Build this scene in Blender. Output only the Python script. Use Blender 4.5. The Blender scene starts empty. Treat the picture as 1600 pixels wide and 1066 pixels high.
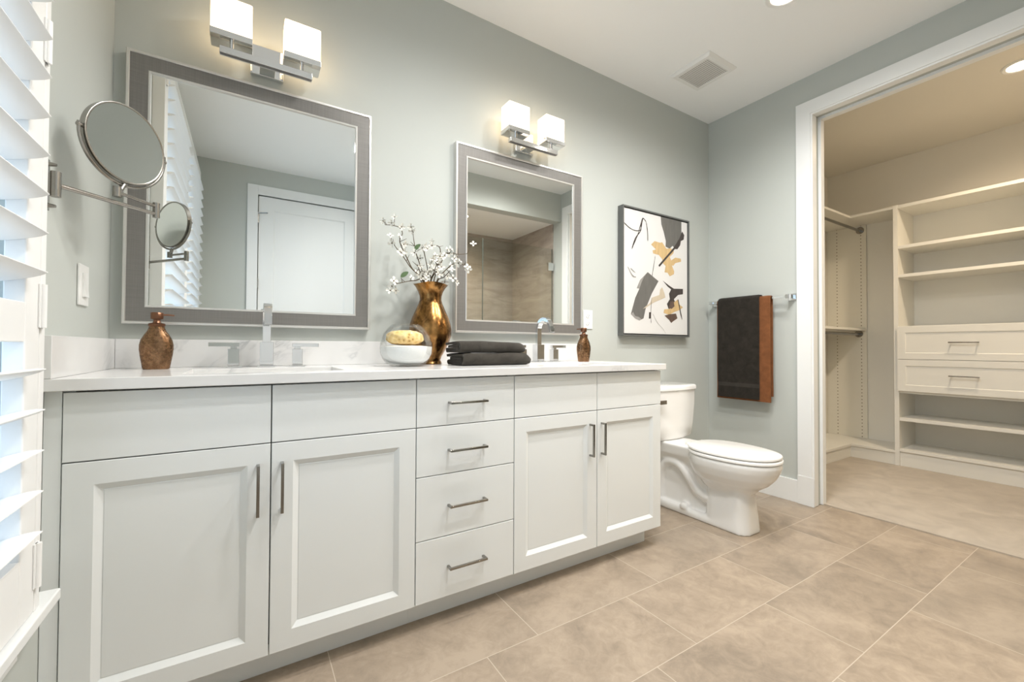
import bpy, bmesh, math, random
from mathutils import Vector, Matrix, noise

# ------------------------------------------------------------------ camera, world, lights
SC = bpy.context.scene
COL = SC.collection
random.seed(4)
L, H = 3.388, 2.70                       # x of the right wall, ceiling height

cam = bpy.data.cameras.new('camera')
cam.sensor_width = 36.0
cam.lens = 36.0 * 665.08 / 1600.0
cam.clip_start = 0.02
camo = bpy.data.objects.new('camera', cam)
COL.objects.link(camo)
_R = Vector((0.84785968, -0.53020106, 0.00455932))
_U = Vector((-0.01186126, -0.01036952, 0.99987588))
_F = Vector((0.53008798, 0.84780853, 0.01508075))
camo.matrix_world = Matrix(((_R.x, _U.x, -_F.x, 0.39608), (_R.y, _U.y, -_F.y, -1.95564), (_R.z, _U.z, -_F.z, 0.97725), (0, 0, 0, 1)))
SC.camera = camo

SC.view_settings.view_transform = 'Standard'
SC.view_settings.look = 'None'
SC.view_settings.gamma = 1.0
SC.view_settings.use_curve_mapping = False
SC.view_settings.exposure = 0.05

wd = bpy.data.worlds.new('sky')
SC.world = wd
wd.use_nodes = True
wn = wd.node_tree
wbg = wn.nodes['Background']
wbg.inputs['Color'].default_value = (0.62, 0.81, 1.0, 1)
wbg.inputs['Strength'].default_value = 2.3

SC.cycles.max_bounces = 14
SC.cycles.diffuse_bounces = 8
SC.cycles.glossy_bounces = 8
SC.cycles.transmission_bounces = 10
SC.cycles.transparent_max_bounces = 12
SC.cycles.caustics_reflective = True
SC.cycles.caustics_refractive = False
SC.cycles.sample_clamp_indirect = 6.0
SC.cycles.use_denoising = True

DOWNLIGHT_W = 46.0
CLOSET_W = 92.0
SHOWER_W = 62.0
SHADE_EMIT = 3.0
WARM = (1.0, 0.985, 0.965)

# sampling portal for the skylight that comes in by the window
wl = bpy.data.lights.new('window_daylight', 'AREA')
wl.shape = 'RECTANGLE'
wl.size, wl.size_y = 2.0, 1.9
wl.cycles.is_portal = True
wlo = bpy.data.objects.new('window_daylight', wl)
COL.objects.link(wlo)
wlo.location = (-0.15, -1.66, 1.45)
wlo.rotation_euler = (0, math.radians(-90), 0)

# ------------------------------------------------------------------ materials
def nt(name):
    m = bpy.data.materials.new(name)
    m.use_nodes = True
    return m, m.node_tree, m.node_tree.nodes['Principled BSDF']

def N(t, kind, **kw):
    n = t.nodes.new(kind)
    for k, v in kw.items():
        setattr(n, k, v)
    return n

def setin(n, **kw):
    for k, v in kw.items():
        n.inputs[k.replace('_', ' ')].default_value = v

def mathn(t, op, a, b=None, c=None):
    n = N(t, 'ShaderNodeMath', operation=op)
    for i, s in enumerate((a, b, c)):
        if s is None:
            continue
        if isinstance(s, (int, float)):
            n.inputs[i].default_value = s
        else:
            t.links.new(s, n.inputs[i])
    return n.outputs[0]

def mixc(t, f, a, b):
    n = N(t, 'ShaderNodeMix', data_type='RGBA')
    for i, s in ((0, f), (6, a), (7, b)):
        if isinstance(s, (int, float)):
            n.inputs[i].default_value = s
        elif isinstance(s, tuple):
            n.inputs[i].default_value = (*s, 1)
        else:
            t.links.new(s, n.inputs[i])
    return n.outputs[2]

def ramp(t, f, stops):
    n = N(t, 'ShaderNodeValToRGB')
    while len(n.color_ramp.elements) < len(stops):
        n.color_ramp.elements.new(0.5)
    for e, (p, c) in zip(n.color_ramp.elements, stops):
        e.position = p
        e.color = (*c, 1) if isinstance(c, tuple) else (c, c, c, 1)
    t.links.new(f, n.inputs[0])
    return n.outputs[0]

def noise_tex(t, vec, scale, detail=4, rough=0.55, dist=0.0):
    n = N(t, 'ShaderNodeTexNoise')
    setin(n, Scale=scale, Detail=detail, Roughness=rough, Distortion=dist)
    if vec is not None:
        t.links.new(vec, n.inputs['Vector'])
    return n.outputs[0]

def bump(t, b, h, strength=0.2, dist=0.002):
    n = N(t, 'ShaderNodeBump')
    n.inputs['Strength'].default_value = strength
    n.inputs['Distance'].default_value = dist
    t.links.new(h, n.inputs['Height'])
    t.links.new(n.outputs[0], b.inputs['Normal'])

def objco(t):
    return N(t, 'ShaderNodeTexCoord').outputs['Object']

def plain(name, col, rough=0.5, metal=0.0, spec=0.5, bumpy=None, vary=0.0, coat=0.0, sheen=0.0):
    m, t, b = nt(name)
    setin(b, Roughness=rough, Metallic=metal)
    b.inputs['Specular IOR Level'].default_value = spec
    b.inputs['Base Color'].default_value = (*col, 1)
    b.inputs['Coat Weight'].default_value = coat
    b.inputs['Sheen Weight'].default_value = sheen
    if vary or bumpy:
        n = noise_tex(t, objco(t), bumpy[0] if bumpy else 3.0)
        if vary:
            t.links.new(mixc(t, n, tuple(c * (1 - vary) for c in col), tuple(min(1, c * (1 + vary)) for c in col)), b.inputs['Base Color'])
        if bumpy:
            bump(t, b, n, bumpy[1], bumpy[2])
    return m

PAINT = plain('wall_paint', (0.492, 0.516, 0.488), 0.62, bumpy=(260, 0.05, 0.0006), vary=0.01)
CEIL = plain('ceiling_paint', (0.90, 0.905, 0.90), 0.8, bumpy=(200, 0.05, 0.0006))
CLOSETP = plain('closet_paint', (0.70, 0.675, 0.615), 0.7, bumpy=(200, 0.05, 0.0006))
TRIM = plain('trim_enamel', (0.79, 0.80, 0.795), 0.35, vary=0.01)
SHUT = plain('shutter_enamel', (0.84, 0.84, 0.83), 0.35, vary=0.01)
CAB = plain('cabinet_lacquer', (0.755, 0.78, 0.78), 0.36, vary=0.01)
GAPSHADE = plain('cabinet_gap_shade', (0.22, 0.22, 0.21), 0.7, vary=0.02)  # shade of the gaps put into the colour of the panel behind the fronts
MELA = plain('closet_melamine', (0.74, 0.73, 0.685), 0.45, vary=0.01)
CHROME = plain('polished_chrome', (0.78, 0.79, 0.80), 0.06, 1.0, vary=0.01)
NICKEL = plain('brushed_nickel', (0.35, 0.335, 0.31), 0.24, 1.0, vary=0.04)
PULL = plain('dark_polished_nickel', (0.31, 0.30, 0.28), 0.12, 1.0, vary=0.03)
PORC = plain('white_porcelain', (0.82, 0.82, 0.81), 0.1, coat=0.5, vary=0.005)
SEATM = plain('toilet_seat_plastic', (0.82, 0.815, 0.80), 0.18, vary=0.005)
WHITEP = plain('white_plastic', (0.80, 0.80, 0.78), 0.3, vary=0.01)
DARKSLOT = plain('dark_slot', (0.03, 0.03, 0.03), 0.5, vary=0.05)
SILVER = plain('silver_leaf', (0.70, 0.69, 0.665), 0.33, 0.75, vary=0.03)
ARTFRAME = plain('charcoal_frame', (0.115, 0.12, 0.115), 0.45, vary=0.12)
CANVAS = plain('canvas', (0.70, 0.69, 0.67), 0.8, bumpy=(900, 0.2, 0.0005))
STEM = plain('twig_bark', (0.10, 0.075, 0.045), 0.8, vary=0.3)
PETAL = plain('petal', (0.84, 0.82, 0.75), 0.6, vary=0.05)
PISTIL = plain('pistil', (0.10, 0.06, 0.03), 0.8, vary=0.2)
LEAF = plain('leaf', (0.10, 0.16, 0.07), 0.5, vary=0.2)
SAND = plain('white_bath_salt', (0.86, 0.86, 0.85), 0.8, bumpy=(420, 0.6, 0.003))
SEAL = plain('glass_edge', (0.10, 0.12, 0.11), 0.3, vary=0.05)

def mirror_mat():
    m, t, b = nt('mirror_glass')
    setin(b, Metallic=1.0, Roughness=0.0)
    t.links.new(mixc(t, noise_tex(t, objco(t), 2.0), (0.93, 0.95, 0.94), (0.94, 0.96, 0.95)), b.inputs['Base Color'])
    return m
MIRROR = mirror_mat()

def clear_glass(name, tint, refl=0.08):
    """thin architectural glass: mostly passes straight through, Fresnel reflection on top"""
    m, t, b = nt(name)
    t.nodes.remove(b)
    out = t.nodes['Material Output']
    tr = N(t, 'ShaderNodeBsdfTransparent')
    tr.inputs[0].default_value = (*tint, 1)
    gl = N(t, 'ShaderNodeBsdfGlossy')
    gl.inputs['Roughness'].default_value = 0.01
    lw = N(t, 'ShaderNodeLayerWeight')
    lw.inputs[0].default_value = 0.22
    f = mathn(t, 'MULTIPLY_ADD', lw.outputs['Fresnel'], refl * 4.5, refl * 0.15)
    mx = N(t, 'ShaderNodeMixShader')
    t.links.new(f, mx.inputs[0])
    t.links.new(tr.outputs[0], mx.inputs[1])
    t.links.new(gl.outputs[0], mx.inputs[2])
    t.links.new(mx.outputs[0], out.inputs[0])
    return m
PANE = clear_glass('window_glass', (0.96, 0.98, 1.0))
SHGLASS = clear_glass('shower_glass', (0.92, 0.945, 0.935))
BOWLGLASS = clear_glass('bowl_glass', (0.985, 0.99, 0.988), 0.06)

def emit(name, col, s):
    m, t, b = nt(name)
    setin(b, Roughness=0.4)
    b.inputs['Base Color'].default_value = (0.9, 0.88, 0.84, 1)
    b.inputs['Emission Color'].default_value = (*col, 1)
    b.inputs['Emission Strength'].default_value = s
    return m
SHADE = emit('opal_glass_lit', (1.0, 0.72, 0.44), SHADE_EMIT)
LENS = emit('lamp_lens_lit', (1.0, 0.86, 0.68), 14.0)

def frame_mat():
    m, t, b = nt('woven_pewter_frame')
    co = objco(t)
    mp = N(t, 'ShaderNodeMapping')
    mp.inputs['Scale'].default_value = (6, 6, 420)
    t.links.new(co, mp.inputs[0])
    mp2 = N(t, 'ShaderNodeMapping')
    mp2.inputs['Scale'].default_value = (420, 6, 6)
    t.links.new(co, mp2.inputs[0])
    a = noise_tex(t, mp.outputs[0], 1.0, 2)
    c = noise_tex(t, mp2.outputs[0], 1.0, 2)
    s = mathn(t, 'MULTIPLY_ADD', a, 0.5, mathn(t, 'MULTIPLY', c, 0.5))
    t.links.new(ramp(t, s, [(0.3, (0.165, 0.158, 0.148)), (0.7, (0.222, 0.213, 0.200))]), b.inputs['Base Color'])
    setin(b, Roughness=0.42, Metallic=0.35)
    bump(t, b, s, 0.15, 0.0006)
    return m
FRAME = frame_mat()

def quartz():
    m, t, b = nt('veined_white_quartz')
    co = N(t, 'ShaderNodeNewGeometry').outputs['Position']
    w = noise_tex(t, co, 1.7, 5, 0.6, 1.4)
    v = mathn(t, 'ABSOLUTE', mathn(t, 'SUBTRACT', w, 0.5))
    vein = ramp(t, v, [(0.0, 0.75), (0.008, 0.35), (0.03, 0.0)])
    msk = ramp(t, noise_tex(t, co, 2.6, 2), [(0.52, 0.0), (0.68, 1.0)])
    f = mathn(t, 'MULTIPLY', vein, msk)
    cloud = ramp(t, noise_tex(t, co, 5.0, 4), [(0.4, (0.74, 0.738, 0.73)), (0.7, (0.69, 0.69, 0.685))])
    t.links.new(mixc(t, f, cloud, (0.42, 0.43, 0.44)), b.inputs['Base Color'])
    setin(b, Roughness=0.16)
    return m
QUARTZ = quartz()

def floor_tile():
    m, t, b = nt('beige_porcelain_tile')
    p = N(t, 'ShaderNodeSeparateXYZ')
    geo = N(t, 'ShaderNodeNewGeometry').outputs['Position']
    t.links.new(geo, p.inputs[0])
    X, Y = p.outputs[0], p.outputs[1]
    TW, TH = 0.620, 0.3095
    yr = mathn(t, 'DIVIDE', mathn(t, 'ADD', Y, 0.4565), TH)          # row 0 is above y=-0.4565
    row = mathn(t, 'FLOOR', yr)
    xs = mathn(t, 'SUBTRACT', mathn(t, 'SUBTRACT', X, 0.630), mathn(t, 'MULTIPLY', mathn(t, 'ADD', row, 1.0), 0.197))
    xr = mathn(t, 'DIVIDE', xs, TW)
    colm = mathn(t, 'FLOOR', xr)
    fx = mathn(t, 'SUBTRACT', xr, colm)
    fy = mathn(t, 'SUBTRACT', yr, row)
    ex = mathn(t, 'MULTIPLY', mathn(t, 'MINIMUM', fx, mathn(t, 'SUBTRACT', 1.0, fx)), TW)
    ey = mathn(t, 'MULTIPLY', mathn(t, 'MINIMUM', fy, mathn(t, 'SUBTRACT', 1.0, fy)), TH)
    e = mathn(t, 'MINIMUM', ex, ey)
    grout = mathn(t, 'LESS_THAN', e, 0.0013)
    cmb = N(t, 'ShaderNodeCombineXYZ')
    t.links.new(colm, cmb.inputs[0])
    t.links.new(row, cmb.inputs[1])
    wnz = N(t, 'ShaderNodeTexWhiteNoise', noise_dimensions='2D')
    t.links.new(cmb.outputs[0], wnz.inputs['Vector'])
    off = N(t, 'ShaderNodeVectorMath', operation='MULTIPLY_ADD')
    t.links.new(wnz.outputs['Color'], off.inputs[0])
    off.inputs[1].default_value = (9, 9, 9)
    t.links.new(geo, off.inputs[2])
    big = noise_tex(t, off.outputs[0], 3.2, 6, 0.62, 0.8)
    fine = noise_tex(t, off.outputs[0], 17, 9, 0.75, 1.2)
    mixv = mathn(t, 'ADD', mathn(t, 'MULTIPLY', big, 0.6), mathn(t, 'MULTIPLY', fine, 0.40))
    c = ramp(t, mixv, [(0.38, (0.245, 0.198, 0.152)), (0.5, (0.335, 0.268, 0.203)), (0.60, (0.41, 0.332, 0.255))])
    c = mixc(t, mathn(t, 'MULTIPLY', wnz.outputs['Value'], 0.28), c, (0.245, 0.212, 0.172))
    t.links.new(mixc(t, grout, c, (0.50, 0.43, 0.35)), b.inputs['Base Color'])
    t.links.new(mathn(t, 'MULTIPLY_ADD', fine, 0.25, 0.28), b.inputs['Roughness'])
    b.inputs['Specular IOR Level'].default_value = 0.4
    bump(t, b, mathn(t, 'SUBTRACT', mathn(t, 'MULTIPLY', fine, 0.3), grout), 0.25, 0.0015)
    return m
TILE = floor_tile()

def shower_tile():
    m, t, b = nt('taupe_shower_tile')
    geo = N(t, 'ShaderNodeNewGeometry').outputs['Position']
    p = N(t, 'ShaderNodeSeparateXYZ')
    t.links.new(geo, p.inputs[0])
    u = mathn(t, 'ADD', p.outputs[0], p.outputs[1])
    def edge(v, s):
        q = mathn(t, 'DIVIDE', v, s)
        f = mathn(t, 'SUBTRACT', q, mathn(t, 'FLOOR', q))
        return mathn(t, 'MULTIPLY', mathn(t, 'MINIMUM', f, mathn(t, 'SUBTRACT', 1.0, f)), s)
    e = mathn(t, 'MINIMUM', edge(u, 0.62), edge(p.outputs[2], 0.31))
    g = mathn(t, 'LESS_THAN', e, 0.0016)
    mp = N(t, 'ShaderNodeMapping')
    mp.inputs['Scale'].default_value = (1.2, 1.2, 5)
    t.links.new(geo, mp.inputs[0])
    n = noise_tex(t, mp.outputs[0], 2.4, 6, 0.6, 0.7)
    c = ramp(t, n, [(0.3, (0.32, 0.27, 0.235)), (0.7, (0.49, 0.425, 0.375))])
    t.links.new(mixc(t, g, c, (0.46, 0.40, 0.33)), b.inputs['Base Color'])
    setin(b, Roughness=0.35)
    return m
SHTILE = shower_tile()

def carpet_mat():
    m, t, b = nt('cut_pile_carpet')
    co = N(t, 'ShaderNodeNewGeometry').outputs['Position']
    f = noise_tex(t, co, 420, 3, 0.7)
    g = noise_tex(t, co, 5, 4, 0.6, 1.0)
    s = mathn(t, 'ADD', mathn(t, 'MULTIPLY', f, 0.4), mathn(t, 'MULTIPLY', g, 0.6))
    t.links.new(ramp(t, s, [(0.35, (0.40, 0.335, 0.26)), (0.65, (0.58, 0.50, 0.40))]), b.inputs['Base Color'])
    setin(b, Roughness=0.95)
    b.inputs['Sheen Weight'].default_value = 0.3
    bump(t, b, f, 0.8, 0.006)
    return m
CARPET = carpet_mat()

def terry(name, c0, c1):
    m, t, b = nt(name)
    co = N(t, 'ShaderNodeNewGeometry').outputs['Position']
    f = noise_tex(t, co, 520, 3, 0.7)
    g = noise_tex(t, co, 22, 4, 0.6, 0.6)
    s = mathn(t, 'ADD', mathn(t, 'MULTIPLY', f, 0.45), mathn(t, 'MULTIPLY', g, 0.55))
    t.links.new(ramp(t, s, [(0.35, c0), (0.65, c1)]), b.inputs['Base Color'])
    setin(b, Roughness=0.95)
    b.inputs['Specular IOR Level'].default_value = 0.1
    b.inputs['Sheen Weight'].default_value = 0.10
    b.inputs['Sheen Roughness'].default_value = 0.5
    bump(t, b, f, 0.7, 0.004)
    return m
T_CHAR = terry('charcoal_terry', (0.015, 0.0125, 0.0095), (0.034, 0.029, 0.023))
T_GREY = terry('grey_terry', (0.030, 0.0265, 0.0215), (0.068, 0.061, 0.051))
T_BAND = terry('charcoal_woven_band', (0.036, 0.031, 0.026), (0.050, 0.044, 0.037))
T_RUST = terry('rust_terry', (0.15, 0.056, 0.021), (0.25, 0.098, 0.038))

def bronze(name, lo, hi, scale, rough, spot, metal=1.0):
    m, t, b = nt(name)
    co = objco(t)
    n = noise_tex(t, co, scale, 5, 0.65, 1.3)
    n2 = noise_tex(t, co, scale * 4.5, 3, 0.6)
    s = mathn(t, 'ADD', mathn(t, 'MULTIPLY', n, 0.7), mathn(t, 'MULTIPLY', n2, 0.3))
    t.links.new(ramp(t, s, [(0.36, lo), (0.52, tuple((a + c) / 2 for a, c in zip(lo, hi))), (0.66, hi)]), b.inputs['Base Color'])
    t.links.new(mathn(t, 'MULTIPLY_ADD', n2, 0.25, rough), b.inputs['Roughness'])
    setin(b, Metallic=metal)
    bump(t, b, n2, spot, 0.003)
    return m
VASEM = bronze('mottled_bronze_glass', (0.085, 0.040, 0.014), (0.50, 0.262, 0.088), 13, 0.10, 0.12)
DISPM = bronze('mottled_copper', (0.14, 0.075, 0.040), (0.36, 0.215, 0.120), 30, 0.14, 0.12)
PUMPM = plain('copper_pump', (0.23, 0.115, 0.07), 0.28, 1.0, vary=0.1)

def sponge_mat():
    m, t, b = nt('sea_sponge')
    co = objco(t)
    v = N(t, 'ShaderNodeTexVoronoi')
    v.inputs['Scale'].default_value = 55
    t.links.new(co, v.inputs['Vector'])
    f = ramp(t, v.outputs[0], [(0.08, (0.38, 0.20, 0.05)), (0.3, (0.74, 0.50, 0.19)), (0.7, (0.83, 0.63, 0.31))])
    t.links.new(f, b.inputs['Base Color'])
    setin(b, Roughness=0.9)
    bump(t, b, v.outputs[0], 0.8, 0.006)
    return m
SPONGE = sponge_mat()

def grille_mat():
    m, t, b = nt('perforated_grille')
    co = N(t, 'ShaderNodeNewGeometry').outputs['Position']
    p = N(t, 'ShaderNodeSeparateXYZ')
    t.links.new(co, p.inputs[0])
    def fr(v):
        q = mathn(t, 'MULTIPLY', v, 90.0)
        return mathn(t, 'GREATER_THAN', mathn(t, 'SUBTRACT', q, mathn(t, 'FLOOR', q)), 0.42)
    hole = mathn(t, 'MULTIPLY', fr(p.outputs[0]), fr(p.outputs[1]))
    t.links.new(mixc(t, hole, (0.72, 0.71, 0.68), (0.16, 0.155, 0.15)), b.inputs['Base Color'])
    setin(b, Roughness=0.5)
    return m
GRILLE = grille_mat()

def pinholes(name):
    """melamine panel with two rows of shelf-pin holes, drilled along z (object space: y across, z up)"""
    m, t, b = nt(name)
    co = objco(t)
    p = N(t, 'ShaderNodeSeparateXYZ')
    t.links.new(co, p.inputs[0])
    def sq(v):
        return mathn(t, 'MULTIPLY', v, v)
    q = mathn(t, 'DIVIDE', p.outputs[2], 0.032)
    dz = mathn(t, 'MULTIPLY', mathn(t, 'SUBTRACT', mathn(t, 'SUBTRACT', q, mathn(t, 'FLOOR', q)), 0.5), 0.032)
    d1 = mathn(t, 'ADD', sq(dz), sq(mathn(t, 'SUBTRACT', p.outputs[1], -0.28)))
    d2 = mathn(t, 'ADD', sq(dz), sq(mathn(t, 'SUBTRACT', p.outputs[1], -0.085)))
    h = mathn(t, 'LESS_THAN', mathn(t, 'MINIMUM', d1, d2), 0.0048 ** 2)
    t.links.new(mixc(t, h, (0.74, 0.72, 0.65), (0.22, 0.19, 0.14)), b.inputs['Base Color'])
    setin(b, Roughness=0.45)
    return m
PINPANEL = pinholes('drilled_melamine')

# ------------------------------------------------------------------ mesh helpers
class MB:
    def __init__(s):
        s.v, s.f, s.m = [], [], []

    def add(s, vs, fs, mi=0):
        o = len(s.v)
        s.v += [tuple(p) for p in vs]
        s.f += [tuple(i + o for i in f) for f in fs]
        s.m += [mi] * len(fs)
        return s

    def box(s, x0, x1, y0, y1, z0, z1, mi=0):
        x0, x1 = min(x0, x1), max(x0, x1)
        y0, y1 = min(y0, y1), max(y0, y1)
        z0, z1 = min(z0, z1), max(z0, z1)
        return s.add([(x0, y0, z0), (x1, y0, z0), (x1, y1, z0), (x0, y1, z0), (x0, y0, z1), (x1, y0, z1), (x1, y1, z1), (x0, y1, z1)],
                     [(0, 3, 2, 1), (4, 5, 6, 7), (0, 1, 5, 4), (1, 2, 6, 5), (2, 3, 7, 6), (3, 0, 4, 7)], mi)

    def loft(s, rings, cap0=True, cap1=True, closed=True, mi=0):
        n = len(rings[0])
        vs = [p for r in rings for p in r]
        fs = []
        for i in range(len(rings) - 1):
            for j in range(n if closed else n - 1):
                k = (j + 1) % n
                fs.append((i * n + j, i * n + k, (i + 1) * n + k, (i + 1) * n + j))
        if cap0:
            fs.append(tuple(range(n - 1, -1, -1)))
        if cap1:
            fs.append(tuple((len(rings) - 1) * n + j for j in range(n)))
        return s.add(vs, fs, mi)

    def lathe(s, prof, c=(0, 0), n=40, sx=1.0, sy=1.0, cap0=True, cap1=True, mi=0):
        rings = [[(c[0] + r * sx * math.cos(2 * math.pi * k / n), c[1] + r * sy * math.sin(2 * math.pi * k / n), z) for k in range(n)] for r, z in prof]
        return s.loft(rings, cap0, cap1, True, mi)

    def tube(s, path, rad, n=12, prof=None, up=None, caps=True, mi=0):
        """round tube (or a 2-D profile) swept along a path"""
        P = [Vector(p) for p in path]
        R = rad if isinstance(rad, (list, tuple)) else [rad] * len(P)
        T = []
        for i in range(len(P)):
            a, b = P[max(0, i - 1)], P[min(len(P) - 1, i + 1)]
            T.append((b - a).normalized())
        u = Vector(up) if up else (Vector((0, 0, 1)) if abs(T[0].z) < 0.9 else Vector((1, 0, 0)))
        rings = []
        for i, p in enumerate(P):
            u = (u - T[i] * u.dot(T[i])).normalized()
            w = T[i].cross(u)
            if prof:
                rings.append([tuple(p + w * a * R[i] + u * b * R[i]) for a, b in prof])
            else:
                rings.append([tuple(p + (w * math.cos(2 * math.pi * k / n) + u * math.sin(2 * math.pi * k / n)) * R[i]) for k in range(n)])
        return s.loft(rings, caps, caps, True, mi)

    def cyl(s, a, b, r, n=24, r2=None, mi=0):
        return s.tube([a, b], [r, r if r2 is None else r2], n, mi=mi)

    def grid_slab(s, xs, ys, holes, z0, z1, axes=(0, 1, 2), mi=0):
        """slab made of grid cells, some left out; axes maps (a,b,thickness) to xyz"""
        idx = {}
        vs, fs = [], []
        def V(i, j, k):
            if (i, j, k) not in idx:
                p = [0, 0, 0]
                p[axes[0]], p[axes[1]], p[axes[2]] = xs[i], ys[j], (z0, z1)[k]
                idx[(i, j, k)] = len(vs)
                vs.append(tuple(p))
            return idx[(i, j, k)]
        full = lambda i, j: 0 <= i < len(xs) - 1 and 0 <= j < len(ys) - 1 and (i, j) not in holes
        for i in range(len(xs) - 1):
            for j in range(len(ys) - 1):
                if not full(i, j):
                    continue
                fs.append((V(i, j, 1), V(i + 1, j, 1), V(i + 1, j + 1, 1), V(i, j + 1, 1)))
                fs.append((V(i, j, 0), V(i, j + 1, 0), V(i + 1, j + 1, 0), V(i + 1, j, 0)))
                for (di, dj, a, b) in ((-1, 0, (i, j + 1), (i, j)), (1, 0, (i + 1, j), (i + 1, j + 1)), (0, -1, (i, j), (i + 1, j)), (0, 1, (i + 1, j + 1), (i, j + 1))):
                    if not full(i + di, j + dj):
                        fs.append((V(*a, 0), V(*b, 0), V(*b, 1), V(*a, 1)))
        return s.add(vs, fs, mi)

WORLD = {}

def link(name, mb, mat, parent=None, origin=None, bevel=0.0, seg=2, smooth=35, sub=0, remesh=0.0):
    """one mesh object; vertices of mb are in world space"""
    mats = mat if isinstance(mat, (list, tuple)) else [mat]
    if parent is not None and origin is None:
        origin = WORLD[parent.name]
    if origin is None:
        xs, ys, zs = zip(*mb.v)
        origin = Vector(((min(xs) + max(xs)) / 2, (min(ys) + max(ys)) / 2, min(zs)))
    origin = Vector(origin)
    me = bpy.data.meshes.new(name)
    me.from_pydata([tuple(Vector(p) - origin) for p in mb.v], [], mb.f)
    for m in mats:
        me.materials.append(m)
    for p, i in zip(me.polygons, mb.m):
        p.material_index = i
    bm = bmesh.new()
    bm.from_mesh(me)
    bmesh.ops.recalc_face_normals(bm, faces=bm.faces)
    bm.to_mesh(me)
    bm.free()
    if smooth:
        me.polygons.foreach_set('use_smooth', [True] * len(me.polygons))
        me.set_sharp_from_angle(angle=math.radians(smooth))
    o = bpy.data.objects.new(name, me)
    COL.objects.link(o)
    if parent is not None:
        o.parent = parent
        o.location = origin - WORLD[parent.name]
    else:
        o.location = origin
    WORLD[o.name] = origin
    if remesh:
        r = o.modifiers.new('fuse', 'REMESH')
        r.mode = 'VOXEL'
        r.voxel_size = remesh
        r.use_smooth_shade = True
        sm = o.modifiers.new('soften', 'SMOOTH')
        sm.factor = 0.5
        sm.iterations = 6
    if bevel:
        b = o.modifiers.new('edge', 'BEVEL')
        b.width = bevel
        b.segments = seg
        b.limit_method = 'ANGLE'
        b.angle_limit = math.radians(40)
        b.harden_normals = True
    if sub:
        q = o.modifiers.new('smooth', 'SUBSURF')
        q.levels = q.render_levels = sub
    return o

def thing(name, label, cat, loc, group=None):
    o = bpy.data.objects.new(name, None)
    COL.objects.link(o)
    o.empty_display_size = 0.05
    o.location = loc
    WORLD[o.name] = Vector(loc)
    return tag(o, label, cat, group)

def tag(o, label, cat, group=None):
    o['label'] = label
    o['category'] = cat
    o['kind'] = 'thing'
    if group:
        o['group'] = group
    return o

def struct(name, mb, mat, label=None, **kw):
    o = link(name, mb, mat, **kw)
    if kw.get('parent') is None:
        o['kind'] = 'structure'
        if label:
            o['label'] = label
    return o

def box(*a):
    return MB().box(*a)

def copy_tree(o, parent=None, loc=None):
    c = o.copy()
    COL.objects.link(c)
    c.parent = parent
    if loc is not None:
        c.location = loc
    for ch in [q for q in bpy.data.objects if q.parent == o]:
        copy_tree(ch, c)
    return c

def rrect(x0, x1, y0, y1, r, z, n=6):
    """rounded rectangle ring in the xy plane"""
    pts = []
    for cx, cy, a0 in ((x1 - r, y1 - r, 0), (x0 + r, y1 - r, 90), (x0 + r, y0 + r, 180), (x1 - r, y0 + r, 270)):
        for k in range(n + 1):
            a = math.radians(a0 + 90 * k / n)
            pts.append((cx + r * math.cos(a), cy + r * math.sin(a), z))
    return pts

# ------------------------------------------------------------------ the setting
struct('floor', box(-0.12, L + 0.085, -2.97, 0.12, -0.10, 0.0), TILE)
struct('floor_closet', box(L + 0.085, 5.52, -2.0, 0.12, -0.10, 0.008), CARPET)
struct('ceiling', box(-0.12, L, -2.97, 0.12, H, H + 0.1), CEIL)
struct('ceiling_closet', box(L, 5.52, -2.0, 0.12, H + 0.015, H + 0.1), CLOSETP)
struct('wall_back', box(-0.12, L + 0.12, 0.0, 0.12, 0.0, H), PAINT)
WY0, WY1, WZ0, WZ1 = -2.60, -0.735, 0.452, 2.45
struct('wall_left', MB().grid_slab([-2.97, WY0, WY1, 0.0], [0.0, WZ0, WZ1, H], {(1, 1)}, -0.14, 0.0, axes=(1, 2, 0)), PAINT)
OY0, OY1, OZ = -1.705, -0.700, 2.455
struct('wall_right', MB().grid_slab([-2.97, OY0, OY1, 0.0], [0.0, OZ, H], {(1, 0)}, L, L + 0.122, axes=(1, 2, 0)), [PAINT])
DX0, DX1, DZ = 0.475, 1.412, 2.445
struct('wall_front', MB().grid_slab([0.0, DX0, DX1, 1.60], [0.0, DZ, H], {(1, 0)}, -2.97, -2.85, axes=(0, 2, 1)).box(DX0 - 0.01, DX1 + 0.01, -2.99, -2.945, -0.02, DZ + 0.02), PAINT)  # includes an added plate behind the door, blocking sky light at its gaps
# shower alcove
struct('wall_shower_header', box(1.60, L, -1.96, -1.84, 2.39, H), PAINT)
struct('wall_shower_left', box(1.60, 1.72, -2.85, -1.84, 0.0, 2.39), PAINT)
struct('ceiling_shower', box(1.60, L, -2.97, -1.96, 2.40, H - 0.001), CEIL)
struct('wall_shower_back', box(1.60, L, -2.97, -2.85, 0.0, 2.40), SHTILE)
struct('wall_shower_right', box(L - 0.012, L, -2.85, -1.98, 0.0, 2.40), SHTILE)
struct('trim_5', box(1.72, L - 0.012, -2.03, -1.90, 0.0, 0.10), QUARTZ, bevel=0.004)
# closet shell
struct('wall_closet_left', box(L + 0.122, 5.52, 0.0, 0.12, 0.0, H + 0.015), CLOSETP)
struct('wall_closet_back', box(5.40, 5.52, -2.0, 0.0, 0.0, H + 0.015), CLOSETP)
struct('wall_closet_right', box(L + 0.122, 5.40, -2.0, -1.88, 0.0, H + 0.015), CLOSETP)

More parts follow.
